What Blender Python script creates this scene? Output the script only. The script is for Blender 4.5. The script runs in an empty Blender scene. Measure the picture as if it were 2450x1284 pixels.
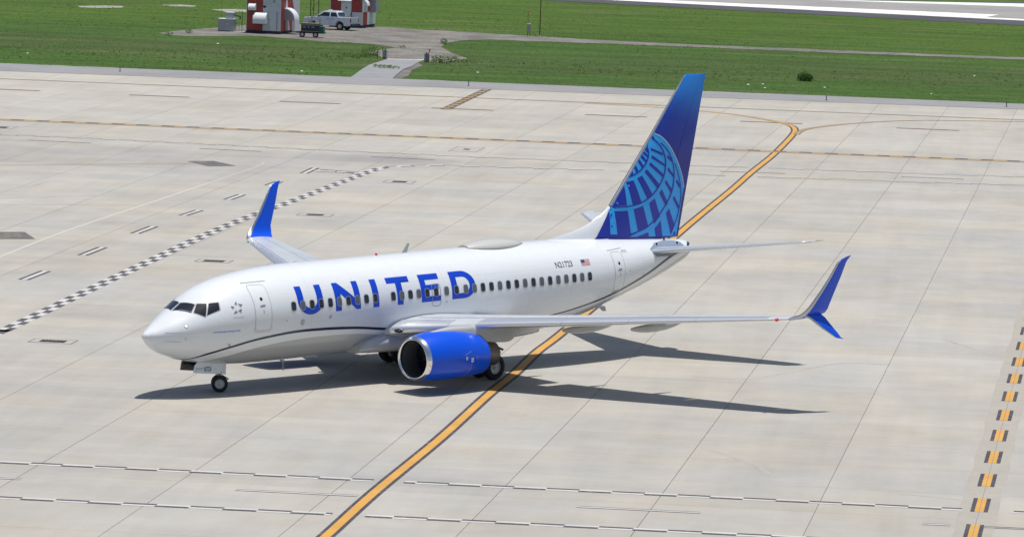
import bpy, bmesh, math, random
from math import sin, cos, pi, sqrt, atan2, radians
from mathutils import Vector, Matrix, geometry
import mathutils.noise as mnoise

C = bpy.context.scene.collection
R = random.Random(7)
# ------------------------------------------------------------------ camera, light, exposure
CAM = Vector((-114.29444677, -138.05771389, 25.18039486))
YAW, PITCH, ROLL, FPX = 0.795756016, 0.107910193, 0.0331782919, 10588.8327
TILT = 0.01784639
SW, SH = 2450.0, 1284.0
_f = Vector((cos(YAW)*cos(PITCH), sin(YAW)*cos(PITCH), -sin(PITCH)))
_r = Vector((sin(YAW), -cos(YAW), 0)); _u = _r.cross(_f)
CR = _r*cos(ROLL)+_u*sin(ROLL); CU = -_r*sin(ROLL)+_u*cos(ROLL); CF = _f
cam_data = bpy.data.cameras.new('camera'); cam = bpy.data.objects.new('camera', cam_data); C.objects.link(cam)
mw = Matrix.Identity(4)
for i in range(3):
    mw[i][0] = CR[i]; mw[i][1] = CU[i]; mw[i][2] = -CF[i]; mw[i][3] = CAM[i]
cam.matrix_world = mw
cam_data.sensor_width = 36.0; cam_data.lens = 36.0*FPX/SW
cam_data.clip_start = 1.0; cam_data.clip_end = 20000
bpy.context.scene.camera = cam

SUN = Vector((0.08, -0.05, 1.0)).normalized()
world = bpy.data.worlds.new('World'); bpy.context.scene.world = world; world.use_nodes = True
wn = world.node_tree.nodes; wl = world.node_tree.links
for n in list(wn): wn.remove(n)
sky = wn.new('ShaderNodeTexSky'); sky.sky_type = 'NISHITA'; sky.sun_disc = False
sky.sun_elevation = math.asin(SUN.z); sky.sun_rotation = atan2(SUN.x, SUN.y)
sky.air_density = 1.0; sky.dust_density = 1.6; sky.ozone_density = 1.0
bg = wn.new('ShaderNodeBackground'); bg.inputs[1].default_value = 0.083
wo = wn.new('ShaderNodeOutputWorld'); wl.new(sky.outputs[0], bg.inputs[0]); wl.new(bg.outputs[0], wo.inputs[0])
sd = bpy.data.lights.new('sun', 'SUN'); sd.energy = 4.1; sd.angle = radians(0.53); sd.color = (1.0, 0.955, 0.895)
so = bpy.data.objects.new('sun', sd); C.objects.link(so); so.location = (0, 0, 80)
so.rotation_euler = SUN.to_track_quat('Z', 'Y').to_euler()
sc = bpy.context.scene
sc.view_settings.view_transform = 'Standard'; sc.view_settings.look = 'None'
sc.view_settings.gamma = 1.0; sc.view_settings.use_curve_mapping = False
sc.view_settings.exposure = 0.0

# ------------------------------------------------------------------ helpers
def at(px, py, z=0.0):
    """point of the ground (or of the level z) that stands at this place of the photograph"""
    d = CF*FPX + CR*(px-SW/2) - CU*(py-SH/2)
    t = (z-CAM.z)/d.z
    return CAM + d*t
A0 = Vector((cos(-0.87616556), sin(-0.87616556), 0)); B0 = Vector((cos(0.65301192), sin(0.65301192), 0))
def ab(a, b, z=0.0):
    """paving grid: a along the taxiway, b across it"""
    p = A0*a + B0*b; return Vector((p.x, p.y, z))

def link(o, parent=None):
    C.objects.link(o)
    if parent is not None: o.parent = parent
    return o
def mesh(name, vs, fs, m=None, parent=None, smooth=False, mats=None, fm=None):
    me = bpy.data.meshes.new(name)
    me.from_pydata([tuple(v) for v in vs], [], fs)
    for mm in (mats or ([m] if m else [])): me.materials.append(mm)
    if fm:
        for p, k in zip(me.polygons, fm): p.material_index = k
    if smooth:
        for p in me.polygons: p.use_smooth = True
    me.update()
    o = bpy.data.objects.new(name, me)
    return link(o, parent)
def sharp(o, ang=35):
    """smooth shading with creases kept sharp"""
    bm = bmesh.new(); bm.from_mesh(o.data)
    bmesh.ops.remove_doubles(bm, verts=bm.verts, dist=1e-5)
    bmesh.ops.recalc_face_normals(bm, faces=bm.faces)
    for f in bm.faces: f.smooth = True
    for e in bm.edges:
        if len(e.link_faces) == 2 and e.calc_face_angle(0) > radians(ang): e.smooth = False
    bm.to_mesh(o.data); bm.free(); return o
def tag(o, label, cat, group=None):
    o['label'] = label; o['category'] = cat
    if group: o['group'] = group
    return o
def empty(name, loc, rz=0):
    o = bpy.data.objects.new(name, None); o.location = loc; o.rotation_euler = (0, 0, rz); o.empty_display_size = .5
    return link(o)
def struct(o, kind='structure'):
    o['kind'] = kind; return o

class MB:
    def __init__(s): s.v = []; s.f = []; s.m = []
    def add(s, vs, fs, k=0):
        n = len(s.v); s.v += [Vector(v) for v in vs]; s.f += [tuple(i+n for i in f) for f in fs]; s.m += [k]*len(fs); return s
    def box(s, x0, x1, y0, y1, z0, z1, k=0, M=None):
        vs = [Vector((x, y, z)) for z in (z0, z1) for y in (y0, y1) for x in (x0, x1)]
        if M: vs = [M @ v for v in vs]
        return s.add(vs, [(0,2,3,1),(4,5,7,6),(0,1,5,4),(2,6,7,3),(0,4,6,2),(1,3,7,5)], k)
    def tube(s, p, q, r0, r1=None, n=10, k=0, cap=True):
        p = Vector(p); q = Vector(q); r1 = r0 if r1 is None else r1
        d = (q-p).normalized(); a = d.orthogonal().normalized(); b = d.cross(a)
        vs = []
        for c, r in ((p, r0), (q, r1)):
            for i in range(n):
                t = 2*pi*i/n; vs.append(c+(a*cos(t)+b*sin(t))*r)
        fs = [(i, (i+1) % n, n+(i+1) % n, n+i) for i in range(n)]
        if cap: fs += [tuple(range(n))[::-1], tuple(range(n, 2*n))]
        return s.add(vs, fs, k)
    def prism(s, poly, axis, a, b, k=0):
        """outline in the two other axes, pulled along one axis from a to b"""
        n = len(poly)
        def P(u, v, w):
            return {'x': (w, u, v), 'y': (u, w, v), 'z': (u, v, w)}[axis]
        vs = [P(u, v, a) for u, v in poly]+[P(u, v, b) for u, v in poly]
        fs = [(i, (i+1) % n, n+(i+1) % n, n+i) for i in range(n)]+[tuple(range(n))[::-1], tuple(range(n, 2*n))]
        return s.add(vs, fs, k)
    def loft(s, secs, closed=True, caps=True, k=0):
        n = len(secs[0]); vs = [p for c in secs for p in c]; fs = []
        for j in range(len(secs)-1):
            for i in range(n if closed else n-1):
                i2 = (i+1) % n
                fs.append((j*n+i, j*n+i2, (j+1)*n+i2, (j+1)*n+i))
        if caps: fs += [tuple(range(n))[::-1], tuple(range((len(secs)-1)*n, len(secs)*n))]
        return s.add(vs, fs, k)
    def lathe(s, prof, c, axis, n=24, k=0, up=None):
        """profile (distance along axis, radius) turned about an axis through c"""
        axis = Vector(axis).normalized(); a = axis.orthogonal().normalized() if up is None else Vector(up); b = axis.cross(a)
        c = Vector(c); vs = []
        for t, r in prof:
            for i in range(n):
                w = 2*pi*i/n; vs.append(c+axis*t+(a*cos(w)+b*sin(w))*r)
        fs = [(j*n+i, j*n+(i+1) % n, (j+1)*n+(i+1) % n, (j+1)*n+i) for j in range(len(prof)-1) for i in range(n)]
        return s.add(vs, fs, k)
    def ball(s, c, r, n=10, k=0, sx=1, sy=1, sz=1):
        c = Vector(c); vs = []; fs = []
        for j in range(n+1):
            t = pi*j/n
            for i in range(n):
                w = 2*pi*i/n; vs.append((c.x+r*sx*sin(t)*cos(w), c.y+r*sy*sin(t)*sin(w), c.z+r*sz*cos(t)))
        fs = [(j*n+i, j*n+(i+1) % n, (j+1)*n+(i+1) % n, (j+1)*n+i) for j in range(n) for i in range(n)]
        return s.add(vs, fs, k)
    def build(s, name, m=None, parent=None, mats=None, smooth=True, ang=35):
        o = mesh(name, s.v, s.f, m, parent, False, mats, s.m if mats else None)
        if smooth: sharp(o, ang)
        else:
            bm = bmesh.new(); bm.from_mesh(o.data); bmesh.ops.recalc_face_normals(bm, faces=bm.faces); bm.to_mesh(o.data); bm.free()
        return o

def copy_tree(o, parent=None, depth=0):
    c = o.copy(); C.objects.link(c)
    if parent is not None: c.parent = parent
    for ch in list(o.children): copy_tree(ch, c)
    return c

# ------------------------------------------------------------------ materials
MATS = {}
def mat(name, col, rough=.5, metal=0., coat=0., spec=.5, var=0., vscale=2., bump=0., bscale=40., alpha=None, emit=None, det=6.):
    if name in MATS: return MATS[name]
    m = bpy.data.materials.new(name); m.use_nodes = True; nt = m.node_tree; b = nt.nodes['Principled BSDF']
    b.inputs['Base Color'].default_value = (*col, 1); b.inputs['Roughness'].default_value = rough
    b.inputs['Metallic'].default_value = metal; b.inputs['Coat Weight'].default_value = coat
    b.inputs['Coat Roughness'].default_value = .05
    b.inputs['Specular IOR Level'].default_value = spec
    if emit: b.inputs['Emission Color'].default_value = (*emit[:3], 1); b.inputs['Emission Strength'].default_value = emit[3]
    tc = nt.nodes.new('ShaderNodeTexCoord')
    if var > 0:
        n = nt.nodes.new('ShaderNodeTexNoise'); n.inputs['Scale'].default_value = vscale; n.inputs['Detail'].default_value = det; n.inputs['Roughness'].default_value = .6
        nt.links.new(tc.outputs['Object'], n.inputs['Vector'])
        mr = nt.nodes.new('ShaderNodeMapRange'); mr.inputs['From Min'].default_value = .3; mr.inputs['From Max'].default_value = .7
        mr.inputs['To Min'].default_value = 1-var; mr.inputs['To Max'].default_value = 1+var
        nt.links.new(n.outputs['Fac'], mr.inputs['Value'])
        mx = nt.nodes.new('ShaderNodeVectorMath'); mx.operation = 'SCALE'; mx.inputs[0].default_value = col
        nt.links.new(mr.outputs['Result'], mx.inputs['Scale']); nt.links.new(mx.outputs['Vector'], b.inputs['Base Color'])
        r2 = nt.nodes.new('ShaderNodeMapRange'); r2.inputs['To Min'].default_value = max(.02, rough-.08); r2.inputs['To Max'].default_value = min(1, rough+.08)
        nt.links.new(n.outputs['Fac'], r2.inputs['Value']); nt.links.new(r2.outputs['Result'], b.inputs['Roughness'])
    if bump > 0:
        n2 = nt.nodes.new('ShaderNodeTexNoise'); n2.inputs['Scale'].default_value = bscale; n2.inputs['Detail'].default_value = 4
        nt.links.new(tc.outputs['Object'], n2.inputs['Vector'])
        bp = nt.nodes.new('ShaderNodeBump'); bp.inputs['Strength'].default_value = bump; bp.inputs['Distance'].default_value = .02
        nt.links.new(n2.outputs['Fac'], bp.inputs['Height']); nt.links.new(bp.outputs['Normal'], b.inputs['Normal'])
    MATS[name] = m; return m

class NT:
    """short hand for node trees"""
    def __init__(s, name):
        s.m = bpy.data.materials.new(name); s.m.use_nodes = True; s.t = s.m.node_tree; s.b = s.t.nodes['Principled BSDF']; MATS[name] = s.m
    def n(s, typ, **kw):
        o = s.t.nodes.new('ShaderNode'+typ)
        for k, v in kw.items():
            if k in ('operation', 'data_type', 'blend_type', 'noise_dimensions', 'feature', 'distance', 'attribute_name', 'clamp', 'use_clamp', 'wave_type', 'bands_direction'): setattr(o, k, v)
        return o
    def set(s, sock, v):
        if hasattr(v, 'is_linked') or hasattr(v, 'links'): s.t.links.new(v, sock)
        else: sock.default_value = v
    def math(s, op, a, b=0., c=0.):
        o = s.n('Math', operation=op); s.set(o.inputs[0], a); s.set(o.inputs[1], b); s.set(o.inputs[2], c); return o.outputs[0]
    def noise(s, vec, scale, det=4., rough=.55, dist=0.):
        o = s.n('TexNoise'); s.set(o.inputs['Vector'], vec); o.inputs['Scale'].default_value = scale; o.inputs['Detail'].default_value = det
        o.inputs['Roughness'].default_value = rough; o.inputs['Distortion'].default_value = dist; return o.outputs['Fac']
    def rng(s, v, a, b, c, d):
        o = s.n('MapRange'); s.set(o.inputs['Value'], v)
        for k, x in zip(('From Min', 'From Max', 'To Min', 'To Max'), (a, b, c, d)): o.inputs[k].default_value = x
        return o.outputs['Result']
    def mix(s, f, a, b):
        o = s.n('Mix', data_type='RGBA'); s.set(o.inputs[0], f)
        for sock, v in ((o.inputs[6], a), (o.inputs[7], b)):
            if isinstance(v, tuple): sock.default_value = (*v, 1) if len(v) == 3 else v
            else: s.t.links.new(v, sock)
        return o.outputs[2]
    def scale(s, col, f):
        o = s.n('VectorMath', operation='SCALE')
        if isinstance(col, tuple): o.inputs[0].default_value = col[:3]
        else: s.t.links.new(col, o.inputs[0])
        s.set(o.inputs['Scale'], f); return o.outputs[0]
    def map(s, vec, sc=(1, 1, 1), rot=(0, 0, 0), loc=(0, 0, 0)):
        o = s.n('Mapping'); s.t.links.new(vec, o.inputs['Vector']); o.inputs['Scale'].default_value = sc; o.inputs['Rotation'].default_value = rot; o.inputs['Location'].default_value = loc
        return o.outputs[0]
    def pos(s): return s.n('NewGeometry').outputs['Position']

SL, SLA, SLB = 5.715, 0.47, 2.52
# concrete slabs: tone of each slab, clouds, streaks along the taxiway, speckle, joints' dirt
def concrete():
    t = NT('concrete'); p = t.pos()
    pr = t.map(p, rot=(0, 0, 0.876))       # x now runs along the taxiway
    # which slab of the grid is this?
    det = A0.x*B0.y-A0.y*B0.x
    def dot(vx, vy):
        o = t.n('VectorMath', operation='DOT_PRODUCT'); t.t.links.new(p, o.inputs[0]); o.inputs[1].default_value = (vx, vy, 0); return o.outputs['Value']
    ia = t.math('FLOOR', t.math('MULTIPLY', t.math('SUBTRACT', dot(B0.y/det, -B0.x/det), SLA), 1/SL))
    ib = t.math('FLOOR', t.math('MULTIPLY', t.math('SUBTRACT', dot(-A0.y/det, A0.x/det), SLB), 1/SL))
    cb = t.n('CombineXYZ'); t.t.links.new(ia, cb.inputs[0]); t.t.links.new(ib, cb.inputs[1])
    wnz = t.n('TexWhiteNoise', noise_dimensions='3D'); t.t.links.new(cb.outputs[0], wnz.inputs['Vector']); slab = wnz.outputs['Value']
    wl1 = t.n('TexWhiteNoise', noise_dimensions='1D'); t.t.links.new(ib, wl1.inputs['W']); lane = wl1.outputs['Value']
    c1 = t.noise(p, .035, 3.); c2 = t.noise(p, .28, 5., .62)
    st = t.noise(t.map(pr, sc=(.05, .9, 1)), 1.0, 4., .6)
    st2 = t.noise(t.map(pr, sc=(.9, .06, 1)), 1.0, 3., .6)
    fine = t.noise(p, 9., 3., .7)
    v = t.math('ADD', t.rng(c1, .3, .7, -.05, .05), t.rng(c2, .3, .7, -.075, .065))
    v = t.math('ADD', v, t.rng(st, .3, .7, -.03, .025)); v = t.math('ADD', v, t.rng(st2, .3, .7, -.04, .04))
    v = t.math('ADD', v, t.rng(fine, .3, .7, -.035, .035))
    v = t.math('ADD', v, t.rng(slab, 0., 1., -.035, .035)); v = t.math('ADD', v, t.rng(lane, 0., 1., -.035, .035))
    v = t.math('ADD', v, 1.0)
    warm = t.rng(t.noise(p, .11, 4., .6), .38, .62, 0., 1.)
    base = t.mix(warm, (.384, .378, .357), (.413, .388, .336))
    # far lanes lie paler and warmer: other pours of concrete
    far = t.n('SeparateXYZ'); t.t.links.new(t.map(p, rot=(0, 0, .876)), far.inputs[0])
    fb = t.rng(t.math('ADD', far.outputs['Y'], t.math('MULTIPLY', t.noise(p, .05, 2.), 14.)), 95., 185., 0., .5)
    base = t.mix(fb, base, (.435, .413, .362))
    # rubber and oil stains
    s1 = t.rng(t.noise(t.map(pr, sc=(.022, .11, 1), loc=(3.1, 1.7, 0)), 1.0, 5., .65), .57, .75, 0., .30)
    base = t.mix(s1, base, (.22, .22, .23))
    spot = t.rng(t.noise(p, 1.3, 2., .5), .70, .76, 0., .25)
    base = t.mix(spot, base, (.25, .25, .24))
    # turning traffic has blackened one place and greyed the service road
    sab = t.n('CombineXYZ'); t.t.links.new(dot(B0.y/det, -B0.x/det), sab.inputs[0]); t.t.links.new(dot(-A0.y/det, A0.x/det), sab.inputs[1])
    vA = dot(B0.y/det, -B0.x/det); vB = dot(-A0.y/det, A0.x/det); w_ = t.math('MULTIPLY', t.math('SUBTRACT', t.noise(p, .09, 5., .65), .5), 1.5)
    def blot(a0, b0, ra, rb, amt, col, b_):
        ea = t.math('DIVIDE', t.math('SUBTRACT', vA, a0), ra); eb = t.math('DIVIDE', t.math('SUBTRACT', vB, b0), rb)
        e = t.math('ADD', t.math('ADD', t.math('MULTIPLY', ea, ea), t.math('MULTIPLY', eb, eb)), w_)
        return t.mix(t.rng(e, .1, 1.1, amt, 0.), b_, col)
    base = blot(-11.5, 119.5, 6., 4., .42, (.20, .20, .215), base); base = blot(-18., 116., 17., 7., .28, (.25, .25, .265), base); base = blot(-30., 108., 30., 12., .25, (.30, .30, .31), base)
    t.t.links.new(t.scale(base, v), t.b.inputs['Base Color'])
    t.b.inputs['Roughness'].default_value = .85; t.b.inputs['Specular IOR Level'].default_value = .3
    bp = t.n('Bump'); bp.inputs['Strength'].default_value = .25; bp.inputs['Distance'].default_value = .01
    t.t.links.new(t.noise(p, 30., 3.), bp.inputs['Height']); t.t.links.new(bp.outputs[0], t.b.inputs['Normal'])
    return t.m
def grass_mat():
    t = NT('grass'); p = t.pos()
    # mown strips lie along the taxiway
    pr = t.map(p, rot=(0, 0, 0.83))
    a = t.rng(t.noise(t.map(pr, sc=(.02, .10, 1)), 1., 5., .6), .35, .65, 0., 1.)
    b = t.rng(t.noise(p, .35, 5., .7), .35, .65, 0., 1.)
    c = t.math('MULTIPLY', t.rng(t.noise(p, 2.2, 3., .7), .3, .7, .68, 1.32), t.rng(t.noise(t.map(pr, sc=(.05, .30, 1), loc=(4, 4, 0)), 1., 5., .7), .3, .7, .72, 1.32))
    base = t.mix(a, (.036, .086, .018), (.056, .115, .020))
    mow = t.rng(t.noise(t.map(pr, sc=(.012, .55, 1)), 1., 3., .6), .38, .62, 0., .5)
    base = t.mix(mow, base, (.033, .075, .017))
    base = t.mix(t.math('MULTIPLY', b, .55), base, (.072, .122, .026))
    det = A0.x*B0.y-A0.y*B0.x
    db = t.n('VectorMath', operation='DOT_PRODUCT'); t.t.links.new(p, db.inputs[0]); db.inputs[1].default_value = (-A0.y/det, A0.x/det, 0)
    wob = t.math('MULTIPLY', t.math('SUBTRACT', t.noise(p, .02, 3.), .5), 40.)
    bb = t.math('ADD', db.outputs['Value'], wob)
    base = t.mix(t.rng(bb, 262., 290., 0., .75), base, (.066, .118, .018))
    base = t.mix(t.math('MULTIPLY', t.rng(bb, 214., 222., 0., .6), t.rng(bb, 244., 256., 1., 0.)), base, (.060, .088, .028))
    dry = t.rng(t.noise(t.map(pr, sc=(.05, .16, 1), loc=(7, 3, 0)), 1., 5., .65), .54, .70, 0., .6)
    base = t.mix(dry, base, (.125, .118, .06))
    wet = t.rng(t.noise(t.map(pr, sc=(.03, .20, 1), loc=(1, 9, 0)), 1., 4., .6), .60, .72, 0., .55)
    base = t.mix(wet, base, (.022, .044, .014))
    t.t.links.new(t.scale(base, c), t.b.inputs['Base Color']); t.b.inputs['Roughness'].default_value = .9; t.b.inputs['Specular IOR Level'].default_value = .15
    bp = t.n('Bump'); bp.inputs['Strength'].default_value = .8; bp.inputs['Distance'].default_value = .15
    t.t.links.new(t.noise(p, 3.5, 4., .7), bp.inputs['Height']); t.t.links.new(bp.outputs[0], t.b.inputs['Normal'])
    return t.m
def mottled(name, c0, c1, s0=.2, s1=3., rough=.9, fine=.12, rot=.876, stretch=(1, 1, 1)):
    t = NT(name); p = t.map(t.pos(), rot=(0, 0, rot), sc=stretch)
    base = t.mix(t.rng(t.noise(p, s0, 5., .65), .35, .65, 0., 1.), c0, c1)
    v = t.rng(t.noise(p, s1, 4., .7), .3, .7, 1-fine, 1+fine)
    t.t.links.new(t.scale(base, v), t.b.inputs['Base Color']); t.b.inputs['Roughness'].default_value = rough; t.b.inputs['Specular IOR Level'].default_value = .25
    bp = t.n('Bump'); bp.inputs['Strength'].default_value = .4; bp.inputs['Distance'].default_value = .03
    t.t.links.new(t.noise(p, s1*6, 3., .6), bp.inputs['Height']); t.t.links.new(bp.outputs[0], t.b.inputs['Normal'])
    return t.m
def paint(name, col, wear=.25, under=(.38, .37, .35)):
    """road paint, worn through in specks"""
    t = NT(name); p = t.pos()
    w = t.rng(t.noise(p, 2.6, 6., .75), .52, .72, 0., wear*2)
    base = t.mix(w, col, under); v = t.rng(t.noise(p, .4, 4., .6), .3, .7, .9, 1.1)
    t.t.links.new(t.scale(base, v), t.b.inputs['Base Color']); t.b.inputs['Roughness'].default_value = .7; t.b.inputs['Specular IOR Level'].default_value = .3
    return t.m
M_CONC = concrete(); M_GRASS = grass_mat()
M_JOINT = mat('joint_filler', (.20, .195, .185), .9)
M_ASPH = mottled('asphalt', (.235, .24, .25), (.29, .29, .295), .15, 2., .9, .07)
M_DRIVE = mottled('driveway_asphalt', (.235, .245, .26), (.285, .29, .30), .3, 2., .9, .06)
M_GRAVEL = mottled('gravel', (.125, .118, .108), (.235, .225, .205), .22, 2.5, .95, .28)
M_RWY = mottled('runway_concrete', (.25, .245, .24), (.33, .32, .31), .05, 1., .9, .1)
M_RSH = mottled('runway_asphalt', (.065, .065, .075), (.09, .09, .10), .08, 1., .9, .1)
M_YEL = paint('yellow_paint', (.58, .315, .068), .2)
M_YELOLD = paint('faded_yellow_paint', (.35, .25, .135), .3)
M_BLK = paint('black_paint', (.085, .08, .092), .22)
M_BLK2 = paint('black_border_paint', (.062, .057, .070), .2)
M_BLKOLD = paint('faded_black_paint', (.13, .125, .125), .3)
M_WHT = paint('white_paint', (.53, .53, .51), .3)
M_WHTOLD = paint('faded_white_paint', (.45, .44, .41), .5)
M_BRT = paint('fresh_white_paint', (.80, .80, .78), .05)
M_PATCH = mottled('worn_concrete', (.355, .335, .295), (.39, .368, .32), .5, 3., .9, .06)
M_WHITE = mat('white_gloss_paint', (.765, .80, .835), .22, 0, .5, .5)
M_BLUE = mat('blue_gloss_paint', (.002, .082, .70), .28, 0, .12, .35)
M_LETTER = mat('lettering_blue', (.006, .058, .56), .28, 0, .12, .35)
M_NAVY = mat('navy_paint', (.012, .016, .06), .3, 0, .4)
M_GREYP = mat('grey_paint', (.42, .44, .46), .35, 0, .2)
M_WING = mat('wing_grey', (.55, .58, .61), .34, .1, .2, var=.05, vscale=1.2)
M_METAL = mat('polished_metal', (.84, .85, .86), .13, 1.0)
M_SLAT = mat('slat_metal', (.80, .82, .84), .30, .75)
M_METALD = mat('bare_metal', (.55, .56, .57), .35, 1.0, var=.08)
M_HOT = mat('heat_stained_metal', (.20, .175, .15), .42, .9, var=.2, vscale=3)
M_DARK = mat('dark_interior', (.012, .012, .014), .6)
M_GLASS = mat('dark_glass', (.010, .014, .022), .06, 0, .5, .6)
M_BLIND = mat('window_blind', (.10, .11, .12), .25, 0, .5)
M_LINE = mat('panel_line', (.36, .38, .40), .5)
M_RING = mat('window_rim', (.30, .32, .36), .4, .2)
M_RUB = mat('tyre_rubber', (.018, .018, .020), .75, var=.2, vscale=6)
M_RIM = mat('wheel_rim', (.50, .52, .54), .4, .3)
M_STEEL = mat('gear_steel', (.32, .33, .34), .4, .6)
M_RED = mat('red_lens', (.55, .02, .02), .2, 0, .6, emit=(1, .05, .03, .15))
M_AMBER = mat('warm_lamp', (.8, .7, .5), .2, 0, .6, emit=(1, .8, .5, 1.2))
M_GREY_EMB = mat('emblem_grey', (.10, .14, .19), .4)
M_TXT = mat('lettering_dark', (.06, .07, .12), .4)
M_TXTL = mat('lettering_grey', (.28, .30, .34), .4)
FUS=[ # x, top, bottom, half width, height of widest point
(0.10,2.84,2.80,0.02,2.82),(0.16,2.95,2.69,0.15,2.82),(0.25,3.01,2.58,0.24,2.83),(0.38,3.09,2.45,0.36,2.84),(0.60,3.21,2.26,0.53,2.86),
(1.00,3.45,2.05,0.81,2.91),(1.40,3.68,1.91,1.03,2.97),(1.70,3.86,1.81,1.17,3.02),(2.00,4.05,1.73,1.30,3.08),(2.35,4.27,1.64,1.42,3.14),(2.80,4.52,1.555,1.54,3.20),
(3.40,4.76,1.465,1.66,3.27),(4.20,4.965,1.38,1.77,3.35),(5.20,5.125,1.32,1.84,3.41),(6.40,5.24,1.30,1.88,3.44),(7.80,5.30,1.29,1.88,3.45),
(20.0,5.30,1.29,1.88,3.45),(21.5,5.30,1.31,1.88,3.46),(23.0,5.29,1.46,1.85,3.50),(24.5,5.24,1.74,1.77,3.58),(26.0,5.165,2.11,1.63,3.70),
(27.5,5.08,2.51,1.42,3.86),(29.0,4.985,2.92,1.15,4.03),(30.3,4.885,3.32,0.87,4.19),(31.2,4.81,3.64,0.65,4.30),(31.9,4.74,3.92,0.44,4.36),(32.12,4.62,4.10,0.28,4.37)]
def _h(i,f,k):
    n=len(FUS); p1=FUS[i];p2=FUS[i+1]
    x1,x2=p1[0],p2[0]; h=x2-x1; t=f
    def sl(j):
        if j==0: return (FUS[1][k]-FUS[0][k])/(FUS[1][0]-FUS[0][0])
        if j==n-1: return (FUS[j][k]-FUS[j-1][k])/(FUS[j][0]-FUS[j-1][0])
        a=(FUS[j][k]-FUS[j-1][k])/(FUS[j][0]-FUS[j-1][0]); b=(FUS[j+1][k]-FUS[j][k])/(FUS[j+1][0]-FUS[j][0])
        return 0 if a*b<=0 else 2*a*b/(a+b)
    m1,m2=sl(i)*h,sl(i+1)*h
    return (2*t**3-3*t*t+1)*p1[k]+(t**3-2*t*t+t)*m1+(-2*t**3+3*t*t)*p2[k]+(t**3-t*t)*m2
def sec(x):
    x=min(max(x,0.1),32.12)
    for i in range(len(FUS)-1):
        if x<=FUS[i+1][0]: break
    f=(x-FUS[i][0])/(FUS[i+1][0]-FUS[i][0])
    return [_h(i,f,k) for k in (1,2,3,4)]
def fpt(x,a):
    """a: 0 = top, pi = bottom"""
    top,bot,w,zc=sec(x)
    c=math.cos(a)
    return (w*math.sin(a), zc+((top-zc) if c>0 else (zc-bot))*c)
def fy(x,z):
    """half width of the body at height z"""
    top,bot,w,zc=sec(x)
    t=(z-zc)/((top-zc) if z>zc else (zc-bot))
    return w*math.sqrt(max(0.0,1-t*t))
# ------------------------------------------------------------------ the airliner
plane = empty('airliner', (16.5, 0, 0)); plane.rotation_euler = (0, -TILT, 0)
tag(plane, 'white twin-engine jet airliner with blue engines and a blue globe tail, taxiing on the concrete', 'airplane')
def P(o, parent=None):
    """hang a part on the airliner (body frame: x aft from the nose, z up)"""
    if parent is None: o.parent = plane; o.location = (-16.5, 0, 0)
    else: o.parent = parent
    return o
def fnorm(x, y, z):
    h = .02; s = 1 if y >= 0 else -1
    top, bot, w, zc = sec(x); b = (top-zc) if z > zc else (zc-bot)
    gy = y/(w*w); gz = (z-zc)/(b*b)
    def F(xx):
        t_, b_, w_, c_ = sec(xx); bb = (t_-c_) if z > c_ else (c_-b_)
        return (y/w_)**2+((z-c_)/bb)**2
    gx = (F(x+h)-F(x-h))/(4*h)
    return Vector((gx, gy, gz)).normalized()
def onbody(x, z, side=-1, off=.006):
    top, bot, w, zc = sec(x); z = min(max(z, bot+.002), top-.002)
    y = side*fy(x, z); p = Vector((x, y, z)); return p+fnorm(x, y, z)*off
def snap(p, off=.006):
    """push a point radially on to the skin"""
    top, bot, w, zc = sec(p[0]); a = atan2(p[1]/w, (p[2]-zc)/((top-zc) if p[2] > zc else (zc-bot)))
    y, z = fpt(p[0], a); v = Vector((p[0], y, z)); return v+fnorm(p[0], y, z)*off
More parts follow.
